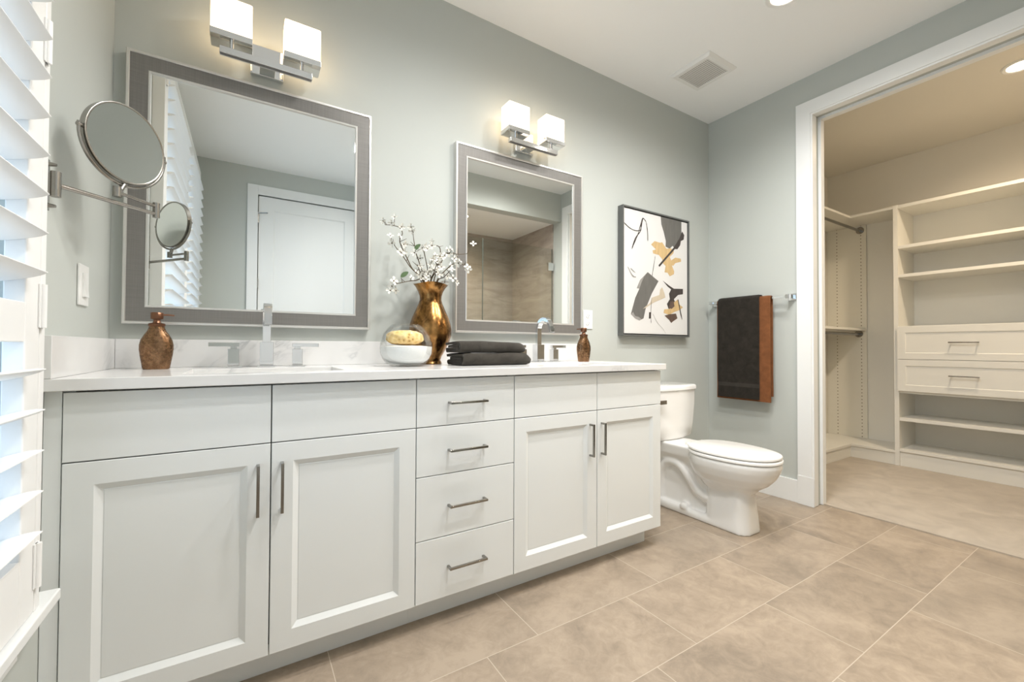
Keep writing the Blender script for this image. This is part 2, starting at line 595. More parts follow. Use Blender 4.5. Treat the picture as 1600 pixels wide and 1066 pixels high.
# window and sill
win = struct('window_1', MB().grid_slab([WY0, WY0 + 0.06, -1.70, -1.63, WY1 - 0.06, WY1], [WZ0, WZ0 + 0.06, WZ1 - 0.06, WZ1], {(1, 1), (3, 1)}, -0.125, -0.07, axes=(1, 2, 0)), TRIM, bevel=0.004)
link('window_pane', box(-0.100, -0.095, WY0 + 0.05, -1.69, WZ0 + 0.05, WZ1 - 0.05), PANE, win)
link('window_pane', box(-0.100, -0.095, -1.64, WY1 - 0.05, WZ0 + 0.05, WZ1 - 0.05), PANE, win)
fr = MB()
fr.box(0.0, 0.050, -0.7435, -0.719, WZ0, 2.478)
fr.box(0.0, 0.050, -2.615, -2.588, WZ0, 2.478)
fr.box(0.0, 0.050, -2.588, -0.7435, 2.446, 2.478)
link('shutter_surround', fr, SHUT, win, bevel=0.003)
sill = MB()
sill.box(-0.06, 0.062, -2.64, -0.645, 0.428, 0.452)
struct('trim_4', sill, TRIM, bevel=0.004)
struct('trim_6', box(0.0, 0.016, -2.60, -0.70, 0.345, 0.428), TRIM, bevel=0.003)

# closet opening: casing (far edge thicker line), split jamb of a pocket door
def casing_right():
    m = MB()
    prof = [(0.0, 0.0), (0.018, 0.0), (0.018, 0.080), (0.012, 0.083), (0.012, 0.0915), (0.0, 0.0915)]   # (out from wall, across from the outer edge)
    def run(fn):
        m.loft([[fn(0, d, a) for d, a in prof], [fn(1, d, a) for d, a in prof]])
    k0, k1, zt = -0.6204, -1.80, 2.5323
    run(lambda e, d, a: (L - d, k0 - a, 0.001 if e == 0 else zt - a))
    run(lambda e, d, a: (L - d, k1 + a, 0.001 if e == 0 else zt - a))
    run(lambda e, d, a: (L - d, (k0 - a) if e == 0 else (k1 + a), zt - a))
    return m
struct('trim_1', casing_right(), TRIM, smooth=20)
jb = MB()
for x0, x1, ins in ((L + 0.001, L + 0.040, 0.0), (L + 0.078, L + 0.121, 0.010)):
    jb.box(x0, x1, OY1 - 0.012 - ins, OY1 - 0.0005, 0.002, OZ - 0.001)
    jb.box(x0, x1, OY0 + 0.0005, OY0 + 0.012 + ins, 0.002, OZ - 0.001)
    jb.box(x0, x1, OY0 + 0.012 + ins, OY1 - 0.012 - ins, OZ - 0.014 - ins, OZ - 0.001)
jb.box(L + 0.040, L + 0.078, OY1 - 0.006, OY1 - 0.0005, 0.002, OZ - 0.001, 1)
jb.box(L + 0.040, L + 0.078, OY0 + 0.012, OY1 - 0.006, OZ - 0.007, OZ - 0.001, 1)
d1 = struct('door_1', jb, [TRIM, PAINT], bevel=0.0015)

# baseboards
def baseboard(name, pts_boxes):
    m = MB()
    for b in pts_boxes:
        m.box(*b)
    return struct(name, m, TRIM, bevel=0.003)
baseboard('baseboard_right', [(L - 0.015, L, -0.6204, -0.015, 0.0, 0.1415), (L - 0.0215, L - 0.0185, -0.712, -0.6195, 0.0, 0.179)])
baseboard('baseboard_back', [(2.165, L - 0.0155, -0.015, 0.0, 0.0, 0.1415)])
baseboard('baseboard_left', [(0.0, 0.015, -2.84, -0.60, 0.0, 0.1415)])
baseboard('baseboard_closet', [(L + 0.123, L + 0.137, -0.69, -0.37, 0.009, 0.14)])

# white door in the wall behind the camera (seen in the mirror)
def panel_door(x0, x1, z0, z1, yf, t):
    m = MB()
    def ring(a, y):
        return [(x0 + a, y, z0 + a), (x1 - a, y, z0 + a), (x1 - a, y, z1 - a), (x0 + a, y, z1 - a)]
    m.loft([ring(0, yf - t), ring(0, yf), ring(0.125, yf), ring(0.137, yf - 0.009)], True, True)
    return m
d2 = struct('door_2', panel_door(0.487, 1.400, 0.008, 2.432, -2.853, 0.04), TRIM)
cs = MB()
for (x0, x1, z0, z1) in ((0.393, 0.480, 0.0, 2.53), (1.407, 1.494, 0.0, 2.53), (0.480, 1.407, 2.440, 2.53)):
    cs.box(x0, x1, -2.85, -2.832, z0, z1)
struct('trim_3', cs, TRIM, bevel=0.002)
for z in (0.25, 1.58, 2.22):
    link('door_hinge', MB().cyl((0.483, -2.843, z - 0.05), (0.483, -2.843, z + 0.05), 0.007, 10), NICKEL, d2)
link('door_hinge', MB().cyl((0.483, -2.838, 2.262), (0.56, -2.80, 2.262), 0.006, 10), NICKEL, d2)
link('door_lever', MB().cyl((1.33, -2.853, 0.96), (1.33, -2.80, 0.96), 0.01, 12).cyl((1.335, -2.80, 0.96), (1.22, -2.80, 0.96), 0.009, 12).cyl((1.33, -2.853, 0.96), (1.33, -2.845, 0.96), 0.03, 20), NICKEL, d2)

# shower glass
sd = thing('shower_enclosure', 'clear glass shower enclosure with square chrome hinges, seen in the far mirror', 'shower', (2.55, -1.97, 0.101))
link('glass_door', box(2.466, 3.358, -1.975, -1.965, 0.110, 2.105), SHGLASS, sd)
for z in (0.35, 1.90):
    link('hinge', MB().box(3.30, 3.374, -1.985, -1.955, z - 0.045, z + 0.045), CHROME, sd, bevel=0.002)
link('door_handle', MB().cyl((2.53, -1.93, 0.85), (2.53, -1.93, 1.20), 0.009, 12).cyl((2.53, -1.93, 0.90), (2.53, -1.966, 0.90), 0.007, 10).cyl((2.53, -1.93, 1.15), (2.53, -1.966, 1.15), 0.007, 10), CHROME, sd)
link('edge_seal', MB().box(2.4605, 2.4655, -1.977, -1.963, 0.102, 2.107), SEAL, sd)
link('edge_seal', MB().box(3.3585, 3.3620, -1.977, -1.963, 0.110, 2.105), SEAL, sd)
link('fixed_panel', box(1.722, 2.460, -1.975, -1.965, 0.101, 2.105), SHGLASS, sd)

# ------------------------------------------------------------------ plantation shutters
def louver_mesh(y0, y1, hinge_xz=(0, 0)):
    tl = math.radians(14)
    prof = []
    hd, ht = 0.0445, 0.0058
    for k in range(9):
        a = -1 + 2 * k / 8
        prof.append((a * hd, ht * (1 - a * a) ** 0.6 + 0.0009))
    for k in range(8, -1, -1):
        a = -1 + 2 * k / 8
        prof.append((a * hd, -ht * (1 - a * a) ** 0.6 - 0.0009))
    pr = [(a * math.cos(tl) - b * math.sin(tl), a * math.sin(tl) + b * math.cos(tl)) for a, b in prof]
    return MB().loft([[(a, y0, b) for a, b in pr], [(a, y1, b) for a, b in pr]])

def shutter(y0, y1, label, hinge_y):
    xc, xf, xb = 0.035, 0.050, 0.020
    sw = 0.064
    root = thing('plantation_shutter', label, 'shutter', (xc, (y0 + y1) / 2, 0.455), 'white plantation shutters')
    zb, zt = 0.455, 2.440
    for a, b in ((y0, y0 + sw), (y1 - sw, y1)):
        link('stile', box(xb, xf, a, b, zb, zt), SHUT, root, bevel=0.003)
    for nm, a, b in (('bottom_rail', zb + 0.001, 0.580), ('divider_rail', 0.983, 1.057), ('top_rail', 2.335, zt - 0.001)):
        link(nm, box(xb + 0.001, xf - 0.001, y0 + sw, y1 - sw, a, b), SHUT, root, bevel=0.002)
    zs = [0.619 + 0.0757 * k for k in range(5)] + [1.104 + 0.0741 * k for k in range(17)]
    first = None
    for z in zs:
        if first is None:
            mb = louver_mesh(y0 + sw + 0.001, y1 - sw - 0.001)
            first = link('louver', MB().add([(p[0] + xc, p[1], p[2] + z) for p in mb.v], mb.f), SHUT, root, smooth=50)
            z00 = z
        else:
            c = first.copy()
            COL.objects.link(c)
            c.location = (0, 0, z - z00)
    if hinge_y is not None:
        for z in (0.545, 1.055, 1.585, 2.30):
            link('hinge', MB().cyl((0.054, hinge_y, z - 0.043), (0.054, hinge_y, z + 0.043), 0.0055, 12).box(0.0505, 0.0525, hinge_y - 0.012, hinge_y + 0.012, z - 0.043, z + 0.043), SHUT, root)
    return root
shutter(-1.655, -0.747, 'white plantation shutter with open louvers beside the vanity', -0.745)
shutter(-2.585, -1.660, 'white plantation shutter farther from the vanity, seen in the large mirror', None)

# ------------------------------------------------------------------ vanity cabinets
VX = [0.0321, 0.4613, 0.8929, 1.2884, 1.7247, 2.1518]
YF, ZC = -0.5477, 0.8707
G = 0.0016

def shaker(x0, x1, z0, z1, t=0.0200, fw=0.0555, sl=0.016, dep=0.010):
    def ring(a, y):
        return [(x0 + a, y, z0 + a), (x1 - a, y, z0 + a), (x1 - a, y, z1 - a), (x0 + a, y, z1 - a)]
    m = MB().loft([ring(0, YF + t), ring(0, YF + 0.0012), ring(0.0012, YF), ring(fw, YF), ring(fw + sl, YF + dep), ring(fw + sl + 0.002, YF + dep - 0.001)], True, True)
    return m

def bar_pull(c, half, vertical, parent, name='handle'):
    x, z = c
    m = MB()
    yo = YF - 0.030
    if vertical:
        m.box(x - 0.004, x + 0.004, yo, yo + 0.008, z - half, z + half)
        for s in (-1, 1):
            zz = z + s * (half - 0.004)
            m.box(x - 0.004, x + 0.004, yo + 0.008, YF + 0.0003, zz - 0.004, zz + 0.004)
    else:
        m.box(x - half, x + half, yo, yo + 0.008, z - 0.004, z + 0.004)
        for s in (-1, 1):
            xx = x + s * (half - 0.004)
            m.box(xx - 0.004, xx + 0.004, yo + 0.008, YF + 0.0003, z - 0.004, z + 0.004)
    return link(name, m, PULL, parent, bevel=0.0008)

def carcass(x0, x1):
    m = MB()
    yb = -0.5265
    m.box(x0, x0 + 0.018, yb, -0.002, 0.0948, ZC - 0.0005)
    m.box(x1 - 0.018, x1, yb, -0.002, 0.0948, ZC - 0.0005)
    m.box(x0 + 0.018, x1 - 0.018, yb, -0.002, 0.0948, 0.113)
    m.box(x0 + 0.018, x1 - 0.018, -0.012, -0.002, 0.113, ZC - 0.0005)
    m.box(x0 + 0.018, x1 - 0.018, yb, yb + 0.012, 0.113, ZC - 0.0005, 1)
    return m

def false_front(x0, x1, parent):
    link('false_front', box(x0 + G, x1 - G, YF, YF + 0.020, 0.6992 + G, 0.8652), CAB, parent, bevel=0.0012)

v1 = thing('vanity_cabinet', 'wide white vanity cabinet with two broad shaker doors, beside the window', 'cabinet', ((VX[0] + VX[2]) / 2, -0.27, 0.0), 'vanity cabinets')
link('body', carcass(VX[0], VX[2] - 0.0005), [CAB, GAPSHADE], v1, bevel=0.0008)
link('toe_kick', box(0.001, VX[2] - 0.0005, -0.4743, -0.455, 0.0005, 0.0945), CAB, v1)
link('filler_strip', box(0.001, VX[0] - 0.0005, -0.545, -0.50, 0.0955, ZC - 0.001), CAB, v1, bevel=0.001)
for i, hx in ((0, 0.4295), (1, 0.4895)):
    false_front(VX[i], VX[i + 1], v1)
    d = link('door', shaker(VX[i] + G, VX[i + 1] - G, 0.0948, 0.6992 - G), CAB, v1, smooth=20)
    bar_pull((hx, 0.572), 0.071, True, d)

v2 = thing('vanity_cabinet', 'narrow white vanity cabinet of four stacked drawers with bar pulls', 'cabinet', ((VX[2] + VX[3]) / 2, -0.27, 0.0), 'vanity cabinets')
link('body', carcass(VX[2] + 0.0005, VX[3] - 0.0005), [CAB, GAPSHADE], v2, bevel=0.0008)
link('toe_kick', box(VX[2], VX[3], -0.4743, -0.455, 0.0005, 0.0945), CAB, v2)
for z0, z1, hz in ((0.6992, 0.8652, 0.780), (0.528, 0.6992, 0.612), (0.309, 0.528, 0.4165), (0.0948, 0.309, 0.2015)):
    d = link('drawer', box(VX[2] + G, VX[3] - G, YF, YF + 0.020, z0 + G, z1 - (G if z1 < 0.86 else 0)), CAB, v2, bevel=0.0012)
    bar_pull((1.0835, hz), 0.0745, False, d)

v3 = thing('vanity_cabinet', 'white vanity cabinet with two narrow shaker doors, beside the toilet', 'cabinet', ((VX[3] + VX[5]) / 2, -0.27, 0.0), 'vanity cabinets')
link('body', carcass(VX[3] + 0.0005, VX[5]), [CAB, GAPSHADE], v3, bevel=0.0008)
link('toe_kick', MB().box(VX[3], 2.1174, -0.4743, -0.455, 0.0005, 0.0945).box(2.10, 2.1174, -0.455, -0.002, 0.0005, 0.0945), CAB, v3)
for i, hx in ((3, 1.682), (4, 1.7505)):
    false_front(VX[i], VX[i + 1], v3)
    d = link('door', shaker(VX[i] + G, VX[i + 1] - G, 0.0948, 0.6992 - G), CAB, v3, smooth=20)
    bar_pull((hx, 0.573), 0.071, True, d)

# worktop with two sink openings
SX = (0.4625, 1.735)
SW = 0.215
SY0, SY1 = -0.470, -0.195
ct = thing('vanity_countertop', 'long white veined quartz countertop with low backsplash on the vanity', 'countertop', (1.08, -0.286, ZC))
xs = [0.0005, SX[0] - SW, SX[0] + SW, SX[1] - SW, SX[1] + SW, 2.1625]
link('slab', MB().grid_slab(xs, [-0.5723, SY0, SY1, -0.0005], {(1, 1), (3, 1)}, ZC + 0.0002, 0.900), QUARTZ, ct, bevel=0.002)
link('backsplash', box(0.0205, 2.1625, -0.0205, -0.0005, 0.9002, 1.0004), QUARTZ, ct, bevel=0.0015)
link('side_splash', box(0.0005, 0.0200, -0.5723, -0.0005, 0.9002, 1.0004), QUARTZ, ct, bevel=0.0015)

def basin(cx, label):
    m = MB()
    zt = ZC - 0.0008
    outer = [rrect(cx - SW - 0.02, cx + SW + 0.02, SY0 - 0.02, SY1 + 0.02, 0.03, zt)]
    rings = [rrect(cx - SW - 0.018, cx + SW + 0.018, SY0 - 0.018, SY1 + 0.018, 0.03, zt - 0.012),
             rrect(cx - SW - 0.02, cx + SW + 0.02, SY0 - 0.02, SY1 + 0.02, 0.03, zt),
             rrect(cx - SW + 0.001, cx + SW - 0.001, SY0 + 0.001, SY1 - 0.001, 0.03, zt),
             rrect(cx - SW + 0.004, cx + SW - 0.004, SY0 + 0.004, SY1 - 0.004, 0.03, zt - 0.02),
             rrect(cx - SW + 0.015, cx + SW - 0.015, SY0 + 0.015, SY1 - 0.015, 0.035, zt - 0.11),
             rrect(cx - SW + 0.035, cx + SW - 0.035, SY0 + 0.035, SY1 - 0.035, 0.04, zt - 0.13),
             rrect(cx - 0.04, cx + 0.04, -0.37, -0.29, 0.035, zt - 0.136)]
    m.loft(rings, False, True)
    o = thing('sink', label, 'sink', (cx, (SY0 + SY1) / 2, zt - 0.14), 'undermount sinks')
    link('basin', m, PORC, o, smooth=50)
    link('drain', MB().lathe([(0.0, zt - 0.1345), (0.018, zt - 0.1345), (0.022, zt - 0.133), (0.022, zt - 0.1355)], (cx, -0.33), 24, cap0=False, cap1=False), CHROME, o)
    return o
basin(SX[0], 'rectangular undermount sink set in the counter under the large left mirror')
basin(SX[1], 'rectangular undermount sink set in the counter near the toilet')

def faucet(cx, label):
    yb = -0.105
    t = thing('faucet', label, 'faucet', (cx, yb, 0.9002), 'widespread chrome faucets')
    m = MB()
    m.box(cx - 0.030, cx + 0.030, yb - 0.030, yb + 0.030, 0.9003, 0.907)
    m.box(cx - 0.0225, cx + 0.0225, yb - 0.0225, yb + 0.0225, 0.907, 0.993)
    link('spout_base', m, CHROME, t, bevel=0.0012)
    yc, zc, ra = yb - 0.055, 1.068, 0.055
    path = [(cx, yb, 0.985), (cx, yb, 1.035)]
    path += [(cx, yc + ra * math.cos(math.radians(a)), zc + ra * 1.05 * math.sin(math.radians(a))) for a in range(0, 156, 10)]
    e = path[-1]
    path += [(cx, e[1] - 0.008, e[2] - 0.020), (cx, e[1] - 0.015, e[2] - 0.042)]
    prof = [(-0.0135, -0.009), (0.0135, -0.009), (0.0135, 0.009), (-0.0135, 0.009)]
    k = len(path)
    link('spout', MB().tube(path, [1.0] * (k - 6) + [1.0, 0.97, 0.94, 0.92, 0.9, 0.88], prof=prof, up=(0, -1, 0)), CHROME, t, bevel=0.0008, smooth=30)
    for s in (-1, 1):
        hx = cx + s * 0.104
        h = link('handle', MB().box(hx - 0.028, hx + 0.028, yb - 0.028, yb + 0.028, 0.9003, 0.906).box(hx - 0.0175, hx + 0.0175, yb - 0.0175, yb + 0.0175, 0.906, 0.968), CHROME, t, bevel=0.0012)
        link('lever', MB().box(hx - s * 0.0175, hx + s * 0.075, yb - 0.0105, yb + 0.0105, 0.9755, 0.990).box(hx - 0.010, hx + 0.010, yb - 0.010, yb + 0.010, 0.968, 0.9755), CHROME, h, bevel=0.001)
    return t
faucet(SX[0], 'chrome square-edged faucet standing below the large left mirror')
faucet(SX[1] - 0.015, 'chrome square-edged faucet standing below the far mirror, behind the folded towels')

# ------------------------------------------------------------------ vanity mirrors
def vanity_mirror(x0, x1, z0, z1, label):
    t = thing('vanity_mirror', label, 'mirror', ((x0 + x1) / 2, -0.015, z0), 'framed vanity mirrors')
    def ring(a, y):
        return [(x0 + a, y, z0 + a), (x1 - a, y, z0 + a), (x1 - a, y, z1 - a), (x0 + a, y, z1 - a)]
    f = MB().loft([ring(0.010, -0.001), ring(0.010, -0.0285), ring(0.060, -0.024), ring(0.062, -0.010), ring(0.062, -0.001)], False, False)
    link('frame', f, FRAME, t, smooth=20)
    e = MB().loft([ring(0.0, -0.001), ring(0.0, -0.031), ring(0.002, -0.033), ring(0.008, -0.033), ring(0.010, -0.030), ring(0.010, -0.001)], False, False)
    link('outer_edge', e, SILVER, t, smooth=20)
    e = MB().loft([ring(0.0585, -0.012), ring(0.0585, -0.0255), ring(0.061, -0.027), ring(0.066, -0.026), ring(0.067, -0.021), ring(0.067, -0.012)], False, False)
    link('inner_edge', e, SILVER, t, smooth=20)
    link('mirror_glass', MB().loft([ring(0.062, -0.012), ring(0.062, -0.020), ring(0.068, -0.0202)], True, True), MIRROR, t, smooth=0)
    return t
vanity_mirror(0.0365, 0.8585, 1.0525, 2.0015, 'large framed mirror nearest the window, reflecting the white shutters')
vanity_mirror(1.2685, 2.0915, 1.0505, 2.0015, 'framed mirror farther from the window, reflecting the shower')

# ------------------------------------------------------------------ wall lights
def sconce(xc, label):
    t = thing('wall_sconce', label, 'wall light', (xc, -0.02, 2.045), 'two-light chrome sconces')
    link('backplate', box(xc - 0.0575, xc + 0.0575, -0.022, -0.0006, 2.045, 2.160), CHROME, t, bevel=0.002)
    link('arm', MB().box(xc - 0.026, xc + 0.026, -0.095, -0.022, 2.047, 2.066), CHROME, t, bevel=0.0015)
    link('crossbar', MB().box(xc - 0.152, xc + 0.152, -0.121, -0.0955, 2.033, 2.057), CHROME, t, bevel=0.0015)
    for s in (-1, 1):
        cx = xc + s * 0.115
        sh = link('lamp_shade', MB().loft([rrect(cx - 0.063, cx + 0.063, -0.148, -0.067, 0.005, 2.0982), rrect(cx - 0.063, cx + 0.063, -0.148, -0.067, 0.005, 2.219), rrect(cx - 0.060, cx + 0.060, -0.145, -0.070, 0.005, 2.222)], True, True), SHADE, t, smooth=40)
        link('shade_plate', box(cx - 0.0645, cx + 0.0645, -0.1495, -0.0655, 2.076, 2.098), CHROME, t, bevel=0.0015)
        link('stem', MB().cyl((cx, -0.108, 2.057), (cx, -0.108, 2.076), 0.007, 14), CHROME, t)
    return t
sconce(0.455, 'chrome wall light with two glowing square shades above the large left mirror')
sconce(1.682, 'chrome wall light with two glowing square shades above the far mirror')

def downlight(x, y, z, label, watts, col, group=None, spread=165):
    t = thing('recessed_light', label, 'ceiling light', (x, y, z - 0.012), group)
    n = 32
    link('trim_ring', MB().lathe([(0.062, z - 0.0005), (0.085, z - 0.0005), (0.085, z - 0.004), (0.078, z - 0.009), (0.064, z - 0.007), (0.060, z - 0.003)], (x, y), n, cap0=False, cap1=False), WHITEP, t)
    link('lens', MB().lathe([(0.0, z - 0.004), (0.061, z - 0.004), (0.061, z - 0.001)], (x, y), n, cap0=False, cap1=True), LENS, t)
    sp = bpy.data.lights.new('lamp', 'SPOT')
    sp.energy = watts
    sp.color = col
    sp.spot_size = math.radians(spread)
    sp.spot_blend = 1.0
    sp.shadow_soft_size = 0.045
    so = bpy.data.objects.new('lamp', sp)
    COL.objects.link(so)
    so.parent = t
    so.location = (0, 0, -0.02)
    return t
for dx, dy, where in ((2.595, -0.925, 'in front of the toilet, beyond the vent'), (1.900, -0.925, 'over the floor before the drawers'), (1.200, -0.925, 'over the floor before the wide cabinet doors'),
                      (2.560, -1.330, 'added unseen as fill before the shower, second from the vent'), (1.900, -1.330, 'added unseen as fill before the shower, behind the drawer light'), (1.250, -1.330, 'added unseen as fill over the door end of the room'), (1.32, -1.82, 'added unseen as fill by the corner of the shower wall')):  # rear row and shower-corner lamp are added out of view to brighten the room
    downlight(dx, dy, H, 'round recessed ceiling light ' + where, DOWNLIGHT_W * (0.9 if dy < -1 else 1.0), WARM, 'bathroom downlights')
downlight(4.385, -1.420, H + 0.015, 'glowing recessed ceiling light inside the walk-in closet', CLOSET_W, (1.0, 0.80, 0.57))
downlight(2.37, -2.26, 2.40, 'recessed ceiling light inside the shower, seen in the far mirror', SHOWER_W, (1.0, 0.80, 0.56))

# exhaust vent
cv = thing('ceiling_vent', 'square white exhaust vent with perforated grille on the ceiling', 'vent', (2.785, -0.357, H - 0.02))
vx0, vx1, vy0, vy1 = 2.648, 2.922, -0.494, -0.222
link('vent_frame', MB().loft([[(vx0, vy0, H), (vx1, vy0, H), (vx1, vy1, H), (vx0, vy1, H)], [(vx0, vy0, H - 0.006), (vx1, vy0, H - 0.006), (vx1, vy1, H - 0.006), (vx0, vy1, H - 0.006)],
     [(vx0 + 0.012, vy0 + 0.012, H - 0.019), (vx1 - 0.012, vy0 + 0.012, H - 0.019), (vx1 - 0.012, vy1 - 0.012, H - 0.019), (vx0 + 0.012, vy1 - 0.012, H - 0.019)],
     [(vx0 + 0.034, vy0 + 0.034, H - 0.019), (vx1 - 0.034, vy0 + 0.034, H - 0.019), (vx1 - 0.034, vy1 - 0.034, H - 0.019), (vx0 + 0.034, vy1 - 0.034, H - 0.019)],
     [(vx0 + 0.036, vy0 + 0.036, H - 0.015), (vx1 - 0.036, vy0 + 0.036, H - 0.015), (vx1 - 0.036, vy1 - 0.036, H - 0.015), (vx0 + 0.036, vy1 - 0.036, H - 0.015)]], True, False), WHITEP, cv, smooth=20)
link('grille', box(vx0 + 0.035, vx1 - 0.035, vy0 + 0.035, vy1 - 0.035, H - 0.0155, H - 0.012), GRILLE, cv)

# ------------------------------------------------------------------ magnifying mirror on the left wall
def magnifier():
    c = Vector((0.119, -0.460, 1.510))
    n = Vector((0.766, -0.642, -0.029)).normalized()
    e1 = n.cross(Vector((0, 0, 1))).normalized()
    e2 = e1.cross(n).normalized()
    if e2.z < 0:
        e2 = -e2
    t = thing('magnifying_mirror', 'round brushed nickel magnifying mirror on a swing arm from the left wall', 'mirror', (0.0, -0.560, 1.29))
    P = lambda r, a, d=0.0: tuple(c + (e1 * math.cos(a) + e2 * math.sin(a)) * r + n * d)
    K = 64
    ring = [[P(r, 2 * math.pi * k / K, d) for k in range(K)] for r, d in ((0.096, -0.0075), (0.099, -0.009), (0.1015, -0.0085), (0.1015, 0.0085), (0.099, 0.009), (0.096, 0.0075))]
    link('rim', MB().loft(ring, False, False), NICKEL, t, smooth=50)
    cap = [[P(0.0965 * q, 2 * math.pi * k / K, 0.008 - (1 - q * q) * 0.0020) for k in range(K)] for q in (1.0, 0.9, 0.8, 0.7, 0.6, 0.5, 0.4, 0.3, 0.2, 0.1, 0.01)]   # concave magnifying side
    link('mirror_disc', MB().loft([[P(0.0965, 2 * math.pi * k / K, -0.007) for k in range(K)]] + cap), MIRROR, t, smooth=30)
    arc = [P(0.1085, math.radians(a)) for a in range(172, 369, 6)]
    link('yoke', MB().tube(arc, 0.0038, 10), NICKEL, t)
    link('pivot', MB().cyl(P(0.099, math.pi), P(0.112, math.pi), 0.005, 12).cyl(P(0.099, 0), P(0.112, 0), 0.005, 12), NICKEL, t)
    lj = Vector((0.107, -0.474, 1.385))
    el = Vector((0.174, -0.385, 1.366))
    bj = Vector((0.0175, -0.560, 1.350))
    link('neck_joint', MB().cyl(P(0.106, -math.pi / 2), tuple(lj + Vector((0, 0, -0.014))), 0.0065, 14).cyl(tuple(lj + Vector((0, 0, 0.006))), tuple(lj + Vector((0, 0, -0.020))), 0.0095, 18), NICKEL, t)
    link('upper_arm', MB().cyl(tuple(lj + Vector((0, 0, -0.008))), tuple(el + Vector((0, 0, 0.010))), 0.0045, 14), NICKEL, t)
    link('elbow_joint', MB().cyl(tuple(el + Vector((0, 0, -0.022))), tuple(el + Vector((0, 0, 0.020))), 0.0085, 18), NICKEL, t)
    link('lower_arm', MB().cyl(tuple(bj + Vector((0, 0, 0.0))), tuple(el + Vector((0, 0, -0.012))), 0.0055, 14), NICKEL, t)
    link('bracket_joint', MB().cyl(tuple(bj + Vector((0, 0, -0.028))), tuple(bj + Vector((0, 0, 0.030))), 0.0095, 20), NICKEL, t)
    link('wall_bracket', MB().box(0.0005, 0.005, -0.571, -0.549, 1.290, 1.408).box(0.005, 0.014, -0.565, -0.555, 1.325, 1.375), NICKEL, t, bevel=0.001)
    for z in (1.300, 1.396):
        link('mounting_knob', MB().cyl((0.005, -0.560, z), (0.019, -0.560, z), 0.0058, 14, 0.003), NICKEL, t)
magnifier()

# switch and outlet
sw = thing('light_switch', 'white rocker light switch on the left wall under the magnifying mirror', 'light switch', (0.003, -0.291, 1.088))
link('switch_plate', box(0.0005, 0.006, -0.332, -0.250, 1.090, 1.205), WHITEP, sw, bevel=0.002)
link('rocker', MB().add([(0.006, -0.308, 1.114), (0.006, -0.274, 1.114), (0.006, -0.274, 1.181), (0.006, -0.308, 1.181), (0.013, -0.308, 1.114), (0.013, -0.274, 1.114), (0.0075, -0.274, 1.181), (0.0075, -0.308, 1.181)], [(0, 1, 2, 3), (4, 7, 6, 5), (0, 4, 5, 1), (1, 5, 6, 2), (2, 6, 7, 3), (3, 7, 4, 0)]), WHITEP, sw, bevel=0.001)
ol = thing('wall_outlet', 'white double power outlet beside the far mirror', 'outlet', (2.161, -0.003, 1.092))
link('outlet_plate', box(2.124, 2.197, -0.006, -0.0005, 1.092, 1.206), WHITEP, ol, bevel=0.002)
for z in (1.126, 1.172):
    s = link('socket', MB().loft([[(2.1605 + 0.0165 * math.cos(a), y, z + 0.0145 * math.sin(a)) for a in [2 * math.pi * k / 24 for k in range(24)]] for y in (-0.0058, -0.0085)]), WHITEP, ol)
    link('slot', MB().box(2.1525, 2.1545, -0.0088, -0.0083, z - 0.002, z + 0.006).box(2.1665, 2.1685, -0.0088, -0.0083, z - 0.002, z + 0.006).cyl((2.1605, -0.0083, z - 0.008), (2.1605, -0.0088, z - 0.008), 0.0025, 12), DARKSLOT, s)

# ------------------------------------------------------------------ things on the counter
Z0 = 0.9003
def dispenser(x, y, label, direc):
    t = thing('soap_dispenser', label, 'soap dispenser', (x, y, Z0), 'copper soap dispensers')
    sx, sy = 1.0, 0.66
    prof = [(0.0, 0.0), (0.034, 0.0), (0.036, 0.003), (0.0385, 0.020), (0.0425, 0.045), (0.0450, 0.065), (0.0448, 0.080), (0.0410, 0.097), (0.0330, 0.113), (0.0255, 0.125), (0.0215, 0.135), (0.0205, 0.141)]
    n = 40
    rings = []
    for r, z in prof:
        k = min(1.0, max(0.0, (z - 0.10) / 0.035))
        rings.append([(x + r * math.cos(2 * math.pi * i / n), y + r * (sy + (1 - sy) * k) * math.sin(2 * math.pi * i / n), Z0 + z) for i in range(n)])
    link('bottle', MB().loft(rings[1:], True, True), DISPM, t, smooth=50)
    link('collar', MB().lathe([(0.0205, Z0 + 0.1405), (0.0225, Z0 + 0.142), (0.0225, Z0 + 0.149), (0.0205, Z0 + 0.151), (0.012, Z0 + 0.153), (0.0095, Z0 + 0.158), (0.0095, Z0 + 0.166)], (x, y), 28), PUMPM, t, smooth=40)
    link('pump_head', MB().lathe([(0.0095, Z0 + 0.163), (0.0165, Z0 + 0.1655), (0.0170, Z0 + 0.168), (0.0170, Z0 + 0.185), (0.0155, Z0 + 0.187)], (x, y), 28), PUMPM, t, smooth=40)
    d = Vector(direc).normalized()
    a = Vector((x, y, Z0 + 0.180))
    link('nozzle', MB().tube([tuple(a + d * 0.012), tuple(a + d * 0.030), tuple(a + d * 0.045 + Vector((0, 0, -0.001)))], [0.0034, 0.003, 0.0026], 10), PUMPM, t)
dispenser(0.146, -0.140, 'mottled copper soap dispenser in the corner by the window', (1, 0.15, 0))
dispenser(1.989, -0.160, 'mottled copper soap dispenser at the counter end near the toilet', (-1, 0.1, 0))

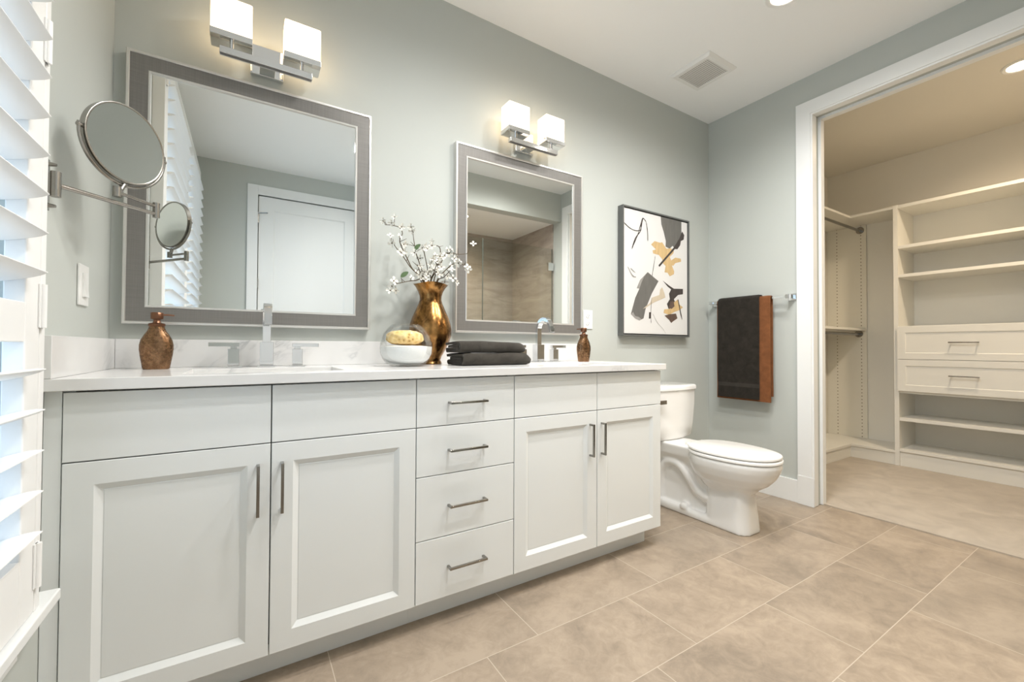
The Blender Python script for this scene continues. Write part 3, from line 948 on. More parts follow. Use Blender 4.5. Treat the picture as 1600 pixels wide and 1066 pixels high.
# bronze vase
VXC, VYC = 1.106, -0.120
vprof_o = [(0.050, 0.0), (0.053, 0.004), (0.050, 0.010), (0.046, 0.018), (0.052, 0.035), (0.070, 0.068), (0.086, 0.100), (0.0945, 0.130), (0.0955, 0.150), (0.092, 0.178), (0.081, 0.212), (0.066, 0.245), (0.054, 0.272), (0.0488, 0.290), (0.0495, 0.308), (0.056, 0.328), (0.066, 0.346), (0.076, 0.358), (0.0785, 0.361)]
vprof_i = [(0.076, 0.3615), (0.064, 0.347), (0.053, 0.328), (0.0465, 0.308), (0.0458, 0.290), (0.051, 0.272), (0.063, 0.245), (0.078, 0.212), (0.088, 0.178), (0.090, 0.130), (0.066, 0.068), (0.040, 0.030)]
def vase():
    t = thing('vase', 'tall mottled bronze vase with flared lip holding blossom branches', 'vase', (VXC, VYC, Z0))
    n = 48
    rings = []
    for r, z in vprof_o + vprof_i:
        w = max(0.0, (z - 0.33) / 0.03)
        rings.append([(VXC + r * math.cos(2 * math.pi * k / n), VYC + r * math.sin(2 * math.pi * k / n), Z0 + z + 0.0035 * w * math.sin(3 * 2 * math.pi * k / n + 0.6)) for k in range(n)])
    link('vase_body', MB().loft(rings, True, True), VASEM, t, smooth=60)
vase()

BR=[([(1.086,-0.14,1.02),(1.059,-0.14,1.258),(0.995,-0.155,1.331),(0.962,-0.17,1.366),(0.924,-0.185,1.4),(0.903,-0.2,1.421)],[(0.946,-0.184,1.378),(0.903,-0.202,1.412),(0.893,-0.208,1.439)],[]),([(1.09,-0.14,1.02),(1.071,-0.14,1.259),(1.016,-0.137,1.322),(0.993,-0.134,1.363),(0.957,-0.131,1.44),(0.969,-0.129,1.478),(0.958,-0.126,1.503),(0.925,-0.123,1.51),(0.896,-0.12,1.508)],[(0.934,-0.13,1.545),(0.921,-0.128,1.519),(0.972,-0.136,1.43)],[]),([(1.09,-0.14,1.02),(1.071,-0.14,1.259),(1.053,-0.13,1.341),(1.036,-0.12,1.399),(1.027,-0.11,1.465),(1.027,-0.1,1.502)],[(1.021,-0.108,1.503),(0.989,-0.12,1.432)],[(1.028,-0.124,1.411)]),([(1.097,-0.14,1.02),(1.095,-0.14,1.255),(1.127,-0.143,1.333),(1.141,-0.147,1.406),(1.133,-0.15,1.437),(1.101,-0.153,1.438),(1.064,-0.157,1.426),(1.028,-0.16,1.404)],[(1.089,-0.162,1.431),(1.073,-0.164,1.415),(1.094,-0.164,1.452),(1.048,-0.167,1.417)],[]),([(1.101,-0.14,1.02),(1.108,-0.14,1.256),(1.153,-0.132,1.372),(1.179,-0.124,1.412),(1.211,-0.116,1.424),(1.248,-0.108,1.424),(1.299,-0.1,1.434)],[(1.181,-0.132,1.432),(1.169,-0.132,1.407),(1.222,-0.12,1.397),(1.244,-0.116,1.388),(1.201,-0.124,1.439),(1.329,-0.108,1.483)],[]),([(1.105,-0.14,1.02),(1.12,-0.14,1.257),(1.177,-0.15,1.343),(1.211,-0.16,1.368),(1.245,-0.17,1.364),(1.27,-0.18,1.339)],[(1.184,-0.172,1.334),(1.266,-0.188,1.34),(1.218,-0.18,1.366),(1.168,-0.164,1.304)],[]),([(1.088,-0.14,1.02),(1.065,-0.14,1.262),(1.013,-0.173,1.268),(0.957,-0.207,1.253),(0.906,-0.24,1.236)],[(0.891,-0.248,1.225),(0.884,-0.248,1.206),(0.908,-0.243,1.209),(0.896,-0.248,1.246)],[(0.937,-0.218,1.268)]),([(1.106,-0.14,1.02),(1.126,-0.14,1.262),(1.146,-0.18,1.294),(1.156,-0.22,1.318)],[(1.187,-0.228,1.266),(1.172,-0.22,1.285),(1.146,-0.188,1.272)],[]),([(1.095,-0.14,1.02),(1.089,-0.14,1.254),(1.089,-0.123,1.332),(1.083,-0.107,1.392),(1.083,-0.09,1.43)],[(1.075,-0.128,1.318),(1.083,-0.133,1.295)],[]),([(1.097,-0.14,1.02),(1.095,-0.14,1.255),(1.105,-0.16,1.313),(1.115,-0.18,1.36),(1.125,-0.2,1.38)],[(1.129,-0.19,1.337),(1.116,-0.178,1.303),(1.093,-0.184,1.337),(1.127,-0.202,1.375)],[]),([(1.094,-0.14,1.02),(1.083,-0.14,1.254),(1.042,-0.17,1.297),(1.014,-0.2,1.334)],[(1.026,-0.19,1.293),(1.01,-0.196,1.301),(1.062,-0.172,1.276)],[]),([(1.099,-0.14,1.02),(1.102,-0.14,1.255),(1.094,-0.135,1.33),(1.111,-0.13,1.385)],[(1.113,-0.139,1.375),(1.094,-0.141,1.353),(1.12,-0.138,1.397)],[])]
BL = ['blossom branch leaning left over the counter, ending in three white flowers',
      'tallest blossom branch, curving up and left to a bare forked tip',
      'upright blossom branch carrying a green leaf and one high white flower',
      'blossom branch arching over to the left above the middle of the vase',
      'long blossom branch reaching right across the far mirror frame',
      'blossom branch bending right with a single flower before the far mirror',
      'low blossom branch hanging out left above the glass bowl, with a round leaf',
      'short blossom branch drooping to the right below the others'] + ['short blossom branch in the middle of the bronze vase'] * 4

def flower_mesh():
    m = MB()
    for k in range(4):
        a0 = 2 * math.pi * k / 4
        d = Vector((math.cos(a0), math.sin(a0), 0))
        s = Vector((-d.y, d.x, 0))
        rows = []
        for r, w, z in ((0.002, 0.0018, 0.0), (0.007, 0.0045, 0.0026), (0.0120, 0.0062, 0.0044), (0.0165, 0.0050, 0.0048), (0.0190, 0.0016, 0.0040)):
            rows.append([tuple(d * r + s * w * q + Vector((0, 0, z + 0.0022 * abs(q) ** 2))) for q in (-1, -0.4, 0.4, 1)])
        vs = [p for r in rows for p in r]
        fs = [(i * 4 + j, i * 4 + j + 1, i * 4 + j + 5, i * 4 + j + 4) for i in range(4) for j in range(3)]
        m.add(vs, fs, 0)
    m.lathe([(0.0005, 0.0005), (0.0028, 0.001), (0.0030, 0.003), (0.0015, 0.0048)], (0, 0), 8, mi=1)
    return m
def leaf_mesh():
    m = MB()
    rows = []
    for i in range(7):
        u = i / 6
        w = 0.0115 * math.sin(math.pi * (0.06 + 0.90 * u)) ** 0.8
        rows.append([(u * 0.038, q * w, 0.003 * math.sin(math.pi * u) + 0.004 * abs(q)) for q in (-1, 0, 1)])
    vs = [p for r in rows for p in r]
    fs = [(i * 3 + j, i * 3 + j + 1, i * 3 + j + 4, i * 3 + j + 3) for i in range(6) for j in range(2)]
    return m.add(vs, fs)
def mesh_from(mb, name, mats):
    me = bpy.data.meshes.new(name)
    me.from_pydata(mb.v, [], mb.f)
    for q in mats:
        me.materials.append(q)
    for p, i in zip(me.polygons, mb.m):
        p.material_index = i
    me.polygons.foreach_set('use_smooth', [True] * len(me.polygons))
    return me
FLO = mesh_from(flower_mesh(), 'blossom', [PETAL, PISTIL])
LEA = mesh_from(leaf_mesh(), 'leaf', [LEAF])
def smooth_path(P, k=4):
    P = [Vector(p) for p in P]
    out = []
    for i in range(len(P) - 1):
        a, b, c, d = P[max(0, i - 1)], P[i], P[i + 1], P[min(len(P) - 1, i + 2)]
        for j in range(k):
            u = j / k
            out.append(0.5 * ((2 * b) + (c - a) * u + (2 * a - 5 * b + 4 * c - d) * u * u + (3 * b - a - 3 * c + d) * u ** 3))
    return [tuple(p) for p in out] + [tuple(P[-1])]
rnd = random.Random(11)
SH = lambda q: (q[0] + 0.008, q[1] + 0.020, q[2])
for (pts, bls, lvs), lab in zip(BR, BL):
    pts, bls, lvs = [SH(q) for q in pts], [SH(q) for q in bls], [SH(q) for q in lvs]
    t = thing('blossom_branch', lab, 'branch', pts[0], 'white blossom branches in the bronze vase')
    sp = smooth_path(pts)
    n = len(sp)
    st = MB().tube(sp, [0.0030 - 0.0016 * i / (n - 1) for i in range(n)], 7)
    for _ in range(3):
        q = Vector(sp[rnd.randrange(6, n)])
        bls.append(tuple(q + Vector((rnd.uniform(-0.014, 0.014), rnd.uniform(-0.016, 0.0), rnd.uniform(-0.004, 0.016)))))
    tips = bls + lvs
    for b in tips:
        q = min((Vector(p) for p in sp[5:]), key=lambda p: (p - Vector(b)).length)
        d = Vector(b) - q
        if d.length > 0.006:
            st.tube([tuple(q), tuple(q + d * 0.5 + Vector((0, 0, 0.003))), tuple(Vector(b))], [0.0014, 0.0012, 0.0010], 6)
    for _ in range(2):
        i = rnd.randrange(n // 2, n - 1)
        q = Vector(sp[i])
        d = Vector((rnd.uniform(-1, 1), rnd.uniform(-0.5, 0.3), rnd.uniform(0.2, 1))).normalized() * rnd.uniform(0.02, 0.035)
        st.tube([tuple(q), tuple(q + d * 0.5), tuple(q + d)], [0.0014, 0.0012, 0.0007], 6)
    link('stem', st, STEM, t)
    wl_ = WORLD[t.name]
    for b in bls:
        o = bpy.data.objects.new('blossom', FLO)
        COL.objects.link(o)
        o.parent = t
        o.location = Vector(b) - wl_
        face = Vector((rnd.uniform(-1.3, 0.8), -1.0, rnd.uniform(-0.7, 1.1))).normalized()
        o.rotation_euler = face.to_track_quat('Z', 'Y').to_euler()
        s = rnd.uniform(0.65, 1.05)
        o.scale = (s, s, s)
    for b in lvs:
        o = bpy.data.objects.new('leaf', LEA)
        COL.objects.link(o)
        o.parent = t
        o.location = Vector(b) - wl_
        o.rotation_euler = (math.radians(65), math.radians(-20 - 40 * rnd.random()), math.radians(rnd.uniform(-30, 30)))

# glass bowl with bath salt and a sponge
BX, BY = 0.9455, -0.275
gb = thing('glass_bowl', 'clear round glass bowl of white bath salt next to the vase', 'bowl', (BX, BY, Z0))
go = [(0.0, 0.0), (0.060, 0.0), (0.078, 0.010), (0.093, 0.028), (0.102, 0.050), (0.1045, 0.070), (0.1025, 0.092), (0.095, 0.117), (0.083, 0.140), (0.068, 0.158), (0.057, 0.167)]
gi = [(0.0555, 0.1665), (0.066, 0.156), (0.0805, 0.1385), (0.0925, 0.116), (0.0998, 0.092), (0.1018, 0.070), (0.0993, 0.050), (0.0905, 0.029), (0.076, 0.013), (0.058, 0.006), (0.0, 0.006)]
link('glass_shell', MB().lathe([(r, Z0 + z) for r, z in go[1:] + gi[:-1]], (BX, BY), 56), BOWLGLASS, gb, smooth=60)
sa = link('bath_salt', MB().lathe([(0.045, Z0 + 0.0125), (0.066, Z0 + 0.0135), (0.080, Z0 + 0.022), (0.0895, Z0 + 0.031), (0.0982, Z0 + 0.051), (0.1006, Z0 + 0.070), (0.0998, Z0 + 0.078), (0.06, Z0 + 0.082), (0.02, Z0 + 0.080)], (BX, BY), 48), SAND)
tag(sa, 'white bath salt filling the lower half of the glass bowl', 'bath salt')
sa['kind'] = 'stuff'
def sponge():
    m = MB()
    rings = []
    nn = 36
    for i in range(13):
        v = -1 + 2 * i / 12
        k = (1 - abs(v) ** 3.0) ** (1 / 2.4) if abs(v) < 1 else 0.0
        k = max(k, 0.35)
        z = Z0 + 0.1135 + v * 0.0295
        rr = []
        for j in range(nn):
            a = 2 * math.pi * j / nn
            p = Vector((math.cos(a) * 0.074 * k, math.sin(a) * 0.050 * k, 0))
            f = 1 + 0.10 * noise.noise(Vector((math.cos(a) * 2.2, math.sin(a) * 2.2, v * 2)))
            rr.append((BX - 0.006 + p.x * f, BY + p.y * f, z + 0.004 * noise.noise(Vector((p.x * 40, p.y * 40, v * 3)))))
        rings.append(rr)
    m.loft(rings)
    return m
tag(link('sea_sponge', sponge(), SPONGE, smooth=60), 'yellow porous bath sponge lying on the salt in the glass bowl', 'sponge')

# folded towels
def folded(name_label, x0, x1, yf, yb, z0, h, seed, mat):
    """a towel folded over itself: ribbon wound in the yz plane, drawn out along x"""
    th = h / 4.0
    path = []
    def arc(cy, cz, ry, rz, a0, a1, k=7):
        return [(cy + ry * math.cos(math.radians(a0 + (a1 - a0) * i / k)), cz + rz * math.sin(math.radians(a0 + (a1 - a0) * i / k))) for i in range(k + 1)]
    c = th / 2
    zb_, zt_ = z0 + c, z0 + h - c
    zm = (zb_ + zt_) / 2
    r = (zt_ - zb_) / 2
    path += [(yb, zt_)] + [(yb + (yf + r - yb) * k / 8, zt_) for k in range(1, 8)]
    path += arc(yf + r, zm, -r * 1.0, r, 90, -90, 8)
    path += [(yf + r + (yb - 0.012 - yf - r) * k / 8, zb_) for k in range(1, 9)]
    r2 = r / 3.05
    path += arc(yb - 0.012, zb_ + r2, r2, r2, -60, 90, 5)
    path += [(yb - 0.015 + (yf + r * 1.3 - yb) * k / 7, zb_ + 2 * r2) for k in range(1, 8)]
    path += arc(yf + r * 1.5, zb_ + 3 * r2, -r2, r2, -60, 90, 5)
    path += [(yf + r * 1.6 + (yb - 0.03 - yf - r * 1.6) * k / 6, zb_ + 4 * r2) for k in range(1, 7)]
    n = len(path)
    hw = th * 0.46
    sec = []
    left, right = [], []
    for i in range(n):
        a, b = path[max(0, i - 1)], path[min(n - 1, i + 1)]
        dy, dz = b[0] - a[0], b[1] - a[1]
        l = math.hypot(dy, dz) or 1
        ny, nz = -dz / l, dy / l
        left.append((path[i][0] + ny * hw, path[i][1] + nz * hw))
        right.append((path[i][0] - ny * hw, path[i][1] - nz * hw))
    sec = left + right[::-1]
    K = 26
    rings = []
    cy, cz = (yf + yb) / 2, z0 + h / 2
    for i in range(K + 1):
        u = i / K
        x = x0 + (x1 - x0) * u
        e = min(u, 1 - u) * (x1 - x0)
        k = 1 - (0.42 if u > 0.5 else 0.10) * max(0, 1 - e / 0.035) ** 2
        ring = []
        for (y, z) in sec:
            d = Vector((x * 14 + seed, y * 14, z * 24))
            yy = cy + (y - cy) * (1 - 0.4 * (1 - k)) + 0.0035 * noise.noise(d)
            zz = z0 + (z - z0) * (1 - (1 - k) * 0.5) + (z - z0) / h * 0.006 * noise.noise(Vector((x * 9 + seed, y * 11, 1.7))) - 0.0
            xx = x + 0.006 * noise.noise(Vector((y * 16, z * 40, seed + u * 0.5))) * (1 if e < 0.02 else 0.2)
            zz = cz + (zz - cz) * (1 - (1 - k) * 0.55) - (1 - k) * h * 0.12
            ring.append((xx, yy, max(zz, z0)))
        rings.append(ring)
    o = link('folded_towel', MB().loft(rings), mat, smooth=70)
    return tag(o, name_label, 'towel', 'folded towels on the counter')
folded('folded dark grey towel at the bottom, lying on the counter by the vase', 1.150, 1.492, -0.375, -0.205, Z0, 0.051, 2.0, T_GREY)
folded('folded dark grey towel on top of another beside the vase', 1.142, 1.470, -0.362, -0.205, Z0 + 0.0525, 0.049, 7.3, T_GREY)

# ------------------------------------------------------------------ framed painting
art = thing('framed_painting', 'abstract painting in a deep charcoal frame above the toilet', 'painting', (2.755, -0.022, 1.055))
ax0, ax1, az0, az1 = 2.419, 3.092, 1.0555, 1.892
def aring(a, y):
    return [(ax0 + a, y, az0 + a), (ax1 - a, y, az0 + a), (ax1 - a, y, az1 - a), (ax0 + a, y, az1 - a)]
link('frame', MB().loft([aring(0, -0.001), aring(0, -0.045), aring(0.009, -0.045), aring(0.009, -0.008), aring(0.02, -0.008), aring(0.02, -0.001)], False, False), ARTFRAME, art, smooth=20)
link('canvas', box(2.434, 3.0775, -0.036, -0.010, 1.071, 1.8775), CANVAS, art, bevel=0.0015)
def paintm(name, c, v=0.25, rough=0.7):
    m, t, b = nt(name)
    co = objco(t)
    mp = N(t, 'ShaderNodeMapping')
    mp.inputs['Rotation'].default_value = (0, 0.7, 0)
    mp.inputs['Scale'].default_value = (40, 10, 6)
    t.links.new(co, mp.inputs[0])
    n = noise_tex(t, mp.outputs[0], 1.0, 4, 0.6, 0.5)
    t.links.new(mixc(t, n, tuple(q * (1 - v) for q in c), tuple(min(1, q * (1 + v)) for q in c)), b.inputs['Base Color'])
    setin(b, Roughness=rough)
    return m
P_GREY = paintm('paint_grey', (0.135, 0.130, 0.118), 0.25)
P_LGREY = paintm('paint_light_grey', (0.30, 0.29, 0.27), 0.3)
P_GOLD = paintm('paint_ochre', (0.58, 0.41, 0.20), 0.3)
P_BEIGE = paintm('paint_beige', (0.56, 0.48, 0.36), 0.25)
P_BLACK = paintm('paint_black', (0.050, 0.040, 0.035), 0.5)
P_UMBER = paintm('paint_umber', (0.115, 0.075, 0.055), 0.4)
def mark(poly, mat, lay):
    y = -0.0362 - 0.00018 * lay
    m = MB().loft([[(x, y + 0.0004, z) for x, z in poly], [(x, y, z) for x, z in poly]], False, True)
    o = link('brush_mark', m, mat, art, smooth=0)
    return o
def stroke(pts, w, mat, lay):
    L_, R_ = [], []
    P = [Vector((a, b)) for a, b in pts]
    q = []
    for i in range(len(P) - 1):
        for k in range(4):
            u = k / 4
            a, b, c, d = P[max(0, i - 1)], P[i], P[i + 1], P[min(len(P) - 1, i + 2)]
            q.append(0.5 * ((2 * b) + (c - a) * u + (2 * a - 5 * b + 4 * c - d) * u * u + (3 * b - a - 3 * c + d) * u ** 3))
    q.append(P[-1])
    n = len(q)
    y = -0.0362 - 0.00018 * lay
    vs = []
    for i in range(n):
        t_ = (q[min(n - 1, i + 1)] - q[max(0, i - 1)]).normalized()
        ww = w * (0.55 + 0.6 * abs(noise.noise(Vector((i * 0.6, w * 900, 0.3)))) * 2) * (0.35 if i in (0, n - 1) else 1)
        vs += [(q[i].x - t_.y * ww, y, q[i].y + t_.x * ww), (q[i].x + t_.y * ww, y, q[i].y - t_.x * ww)]
    m = MB().add(vs, [(2 * i, 2 * i + 1, 2 * i + 3, 2 * i + 2) for i in range(n - 1)])
    link('brush_line', m, mat, art, smooth=0)
mark([(2.586,1.425),(2.659,1.483),(2.640,1.45),(2.586,1.366),(2.553,1.367)], P_LGREY, 1)
mark([(2.659, 1.483), (2.767, 1.432), (2.7, 1.343), (2.639, 1.238), (2.619, 1.173), (2.579, 1.157), (2.54, 1.174), (2.499, 1.195), (2.54, 1.304), (2.579, 1.366), (2.60, 1.41), (2.625, 1.45)], P_GREY, 2)
mark([(2.499, 1.195), (2.52, 1.21), (2.54, 1.185), (2.575, 1.18), (2.60, 1.165), (2.579, 1.157), (2.54, 1.168), (2.51, 1.188)], P_LGREY, 3)
mark([(2.791, 1.8765), (3.012, 1.8765), (3.013, 1.786), (2.99, 1.716), (2.952, 1.67), (2.915, 1.692), (2.885, 1.668), (2.841, 1.677), (2.844, 1.716), (2.82, 1.779), (2.798, 1.823)], P_GREY, 1)
mark([(2.728, 1.7), (2.784, 1.696), (2.805, 1.703), (2.849, 1.664), (2.9, 1.673), (2.93, 1.655), (2.922, 1.639), (2.885, 1.611), (2.9, 1.588), (2.945, 1.613), (3.005, 1.612), (3.008, 1.591), (2.944, 1.574), (2.922, 1.552), (2.907, 1.555), (2.932, 1.514), (2.929, 1.495), (2.885, 1.476), (2.863, 1.498), (2.83, 1.499), (2.841, 1.543), (2.812, 1.559), (2.805, 1.587), (2.77, 1.611), (2.714, 1.614), (2.707, 1.634), (2.742, 1.645), (2.693, 1.672)], P_GOLD, 2)
mark([(3.021, 1.809), (3.044, 1.785), (3.037, 1.752), (3.006, 1.738), (2.998, 1.707), (2.967, 1.674), (2.945, 1.676), (2.777, 1.53), (2.767, 1.54), (2.93, 1.684), (2.99, 1.755)], P_BLACK, 3)
mark([(2.805, 1.393), (2.829, 1.352), (2.838, 1.326), (2.784, 1.306), (2.721, 1.284), (2.646, 1.247), (2.612, 1.236), (2.686, 1.282), (2.7, 1.315), (2.777, 1.339), (2.784, 1.377)], P_BEIGE, 4)
mark([(2.812, 1.439), (2.877, 1.411), (2.929, 1.393), (3.028, 1.399), (3.028, 1.361), (2.974, 1.352), (2.929, 1.32), (2.944, 1.292), (2.921, 1.247), (2.87, 1.25), (2.855, 1.282), (2.885, 1.317), (2.877, 1.355), (2.899, 1.386), (2.863, 1.402)], P_BLACK, 3)
mark([(2.967, 1.318), (2.989, 1.285), (3.028, 1.268), (2.989, 1.246), (2.929, 1.229), (2.877, 1.207), (2.819, 1.219), (2.826, 1.243), (2.885, 1.25), (2.914, 1.29)], P_GOLD, 4)
mark([(2.877, 1.212), (2.951, 1.22), (2.966, 1.187), (2.921, 1.165), (2.899, 1.152), (2.877, 1.173), (2.829, 1.2)], P_UMBER, 5)
mark([(2.890, 1.300), (2.925, 1.305), (2.935, 1.27), (2.905, 1.25), (2.875, 1.255)], P_UMBER, 5)
mark([(2.673, 1.216), (2.693, 1.217), (2.69, 1.175), (2.67, 1.173)], P_BLACK, 4)
stroke([(2.971, 1.323), (2.985, 1.28), (3.000, 1.23), (3.018, 1.179)], 0.0055, P_BLACK, 6)
for pts, w, mt in (([(2.436, 1.779), (2.489, 1.752), (2.546, 1.743), (2.592, 1.754)], 0.0032, P_BLACK), ([(2.612, 1.835), (2.599, 1.792), (2.586, 1.744), (2.54, 1.692), (2.508, 1.618)], 0.0050, P_BLACK),
                   ([(2.514, 1.635), (2.56, 1.713), (2.59, 1.79), (2.612, 1.835), (2.643, 1.817)], 0.0038, P_BLACK), ([(2.643, 1.817), (2.657, 1.755), (2.659, 1.69)], 0.0045, P_BLACK),
                   ([(2.735, 1.602), (2.718, 1.53), (2.7, 1.454)], 0.0022, P_BLACK), ([(2.697, 1.315), (2.689, 1.212), (2.692, 1.143)], 0.0024, P_BLACK),
                   ([(2.707, 1.209), (2.755, 1.15), (2.812, 1.109), (2.841, 1.077)], 0.0013, P_LGREY), ([(2.47, 1.5), (2.514, 1.446), (2.547, 1.44)], 0.0050, P_LGREY), ([(2.495, 1.493), (2.54, 1.467)], 0.0035, P_LGREY)):
    stroke(pts, w, mt, 6)

# ------------------------------------------------------------------ towel bar and its towels
BXX, BZ = L - 0.060, 1.311
tb = thing('towel_bar', 'square chrome towel bar on the wall beside the closet opening', 'towel bar', (L - 0.03, -0.328, BZ - 0.02))
link('bar', box(BXX - 0.006, BXX + 0.006, -0.590, -0.066, BZ - 0.006, BZ + 0.006), CHROME, tb, bevel=0.0008)
for y in (-0.066, -0.590):
    link('post', MB().box(BXX - 0.014, L - 0.0005, y - 0.013, y + 0.013, BZ - 0.013, BZ + 0.013).box(L - 0.010, L - 0.0005, y - 0.022, y + 0.022, BZ - 0.022, BZ + 0.022), CHROME, tb, bevel=0.0015)

def hung(label, y0, y1, off, zf, zbk, mat, seed, band=None, slant=0.0, parent=None):
    """towel hung over the bar: sheet in the xz plane drawn along y; off = distance of its middle from the bar centre"""
    path = []
    K = 26
    for k in range(K + 1):
        z = zf + (BZ - zf) * k / K
        path.append((BXX - off, z))
    for a in range(20, 181, 20):
        path.append((BXX - off * math.cos(math.radians(a)), BZ + off * math.sin(math.radians(a))))
    for k in range(1, 15):
        path.append((BXX + off, BZ + (zbk - BZ) * k / 14))
    n = len(path)
    th = 0.0042
    W = 22
    m = MB()
    verts = []
    for side in (1, -1):
        for i in range(n):
            a, b = path[max(0, i - 1)], path[min(n - 1, i + 1)]
            dx, dz = b[0] - a[0], b[1] - a[1]
            l = math.hypot(dx, dz)
            nx, nz = -dz / l, dx / l
            for j in range(W + 1):
                u = j / W
                y = y0 + (y1 - y0) * u
                drop = max(0.0, (BZ - path[i][1])) / (BZ - zf)
                front = i <= K
                y += slant * drop * (1 - u) * (1 if front else 0.5) + 0.004 * drop * noise.noise(Vector((u * 3, path[i][1] * 5, seed + (5 if side < 0 else 0) * 0)))
                wv = 0.0035 * drop * noise.noise(Vector((y * 16 + seed, path[i][1] * 3, seed))) + 0.0012 * noise.noise(Vector((y * 50, path[i][1] * 50, seed)))
                if not front:
                    wv = 0.0
                edge = min(1.0, min(u, 1 - u) * W / 0.9 + 0.25)
                verts.append((path[i][0] + nx * th * side * edge - abs(wv) * (1 if front else 0), y, path[i][1] + nz * th * side * edge))
    S = n * (W + 1)
    fs, mi = [], []
    def id_(s, i, j):
        return s * S + i * (W + 1) + j
    for i in range(n - 1):
        zz = (path[i][1] + path[i + 1][1]) / 2
        isb = 1 if (band and i < K and band[0] < zz < band[1]) else 0
        for j in range(W):
            fs += [(id_(0, i, j), id_(0, i, j + 1), id_(0, i + 1, j + 1), id_(0, i + 1, j)), (id_(1, i, j), id_(1, i + 1, j), id_(1, i + 1, j + 1), id_(1, i, j + 1))]
            mi += [isb, isb]
        for j in (0, W):
            fs.append((id_(0, i, j), id_(0, i + 1, j), id_(1, i + 1, j), id_(1, i, j)))
            mi.append(isb)
    for i in (0, n - 1):
        for j in range(W):
            fs.append((id_(0, i, j), id_(0, i, j + 1), id_(1, i, j + 1), id_(1, i, j)))
            mi.append(0)
    m.v, m.f, m.m = verts, fs, mi
    o = link('hanging_towel', m, [mat, T_BAND] if band else mat, smooth=70)
    return tag(o, label, 'towel', 'towels on the chrome bar')
hung('rust brown towel hanging on the chrome bar behind the charcoal towel', -0.489, -0.116, 0.0145, 0.622, 0.66, T_RUST, 3.0)
hung('charcoal towel draped over the rust brown towel on the chrome bar', -0.422, -0.128, 0.0262, 0.634, 0.70, T_CHAR, 8.0, band=(0.712, 0.745))

# ------------------------------------------------------------------ toilet
TX = 2.675
def egg(yf, yb, hw, z, n=48, sq=2.25, back=0.62):
    """plan outline: elongated front at yf, squarer back at yb"""
    yc = yb + (yf - yb) * 0.42
    pts = []
    for k in range(n):
        a = 2 * math.pi * k / n
        c, s = math.cos(a), math.sin(a)
        e = 2 / sq
        x = hw * math.copysign(abs(c) ** e, c)
        y = (yc + (yb - yc) * math.copysign(abs(s) ** (e * back + 0.25), s)) if s > 0 else (yc + (yf - yc) * abs(s) ** e)
        pts.append((TX + x, y, z))
    return pts
to = thing('toilet', 'white two-piece toilet with closed lid between vanity and closet', 'toilet', (TX, -0.45, 0.0005))
bw = MB()
bw.loft([egg(-0.846, -0.385, 0.172, 0.386), egg(-0.850, -0.383, 0.176, 0.370), egg(-0.842, -0.385, 0.172, 0.340), egg(-0.822, -0.390, 0.156, 0.300), egg(-0.788, -0.405, 0.130, 0.262), egg(-0.748, -0.43, 0.100, 0.235), egg(-0.722, -0.45, 0.084, 0.205)])
bw.loft([rrect(TX - 0.080, TX + 0.080, -0.712, -0.480, 0.06, 0.250), rrect(TX - 0.081, TX + 0.081, -0.712, -0.480, 0.06, 0.205), rrect(TX - 0.085, TX + 0.085, -0.716, -0.480, 0.06, 0.14), rrect(TX - 0.092, TX + 0.092, -0.724, -0.480, 0.06, 0.05), rrect(TX - 0.095, TX + 0.095, -0.728, -0.480, 0.06, 0.0005)])
bw.loft([rrect(TX - 0.094, TX + 0.094, -0.60, -0.115, 0.04, 0.0005), rrect(TX - 0.094, TX + 0.094, -0.60, -0.115, 0.04, 0.030), rrect(TX - 0.084, TX + 0.084, -0.60, -0.125, 0.04, 0.044)])
bw.loft([rrect(TX - 0.052, TX + 0.052, -0.52, -0.13, 0.03, 0.03), rrect(TX - 0.050, TX + 0.050, -0.52, -0.13, 0.03, 0.16), rrect(TX - 0.062, TX + 0.062, -0.55, -0.10, 0.03, 0.28), rrect(TX - 0.098, TX + 0.098, -0.60, -0.06, 0.05, 0.345), rrect(TX - 0.108, TX + 0.108, -0.60, -0.05, 0.05, 0.400), rrect(TX - 0.104, TX + 0.104, -0.50, -0.055, 0.05, 0.408)])
for s in (-1, 1):
    xs_ = TX + s * 0.050
    pth = smooth_path([(xs_, -0.50, 0.13), (xs_, -0.43, 0.155), (xs_ + s * 0.006, -0.375, 0.225), (xs_ + s * 0.008, -0.31, 0.285), (xs_ + s * 0.006, -0.235, 0.285), (xs_, -0.185, 0.225), (xs_, -0.165, 0.13), (xs_, -0.17, 0.04)], 5)
    bw.tube(pth, 0.030, 14)
    bw.lathe([(0.030, 0.04), (0.026, 0.062), (0.010, 0.068)], (TX + s * 0.074, -0.36), 16)
link('bowl', bw, PORC, to, remesh=0.006)
def eggshape(f0, z0, z1, rr=0.006, yf=-0.852, yb=-0.378, hw=0.178):
    return MB().loft([egg(yf + rr, yb - rr, hw - rr, z0), egg(yf, yb, hw, z0 + rr * 0.8), egg(yf, yb, hw, z1 - rr), egg(yf + rr * 0.4, yb - rr * 0.4, hw - rr * 0.4, z1 - rr * 0.35), egg(yf + rr * 1.6, yb - rr * 1.6, hw - rr * 1.6, z1)])
link('seat', eggshape(0, 0.388, 0.406, 0.005), SEATM, to, smooth=50)
link('seat_lid', eggshape(0, 0.4075, 0.428, 0.007, -0.848, -0.376, 0.176), SEATM, to, smooth=50)
link('lid_hinge', MB().cyl((TX - 0.075, -0.372, 0.412), (TX - 0.035, -0.372, 0.412), 0.010, 14).cyl((TX + 0.035, -0.372, 0.412), (TX + 0.075, -0.372, 0.412), 0.010, 14), SEATM, to)
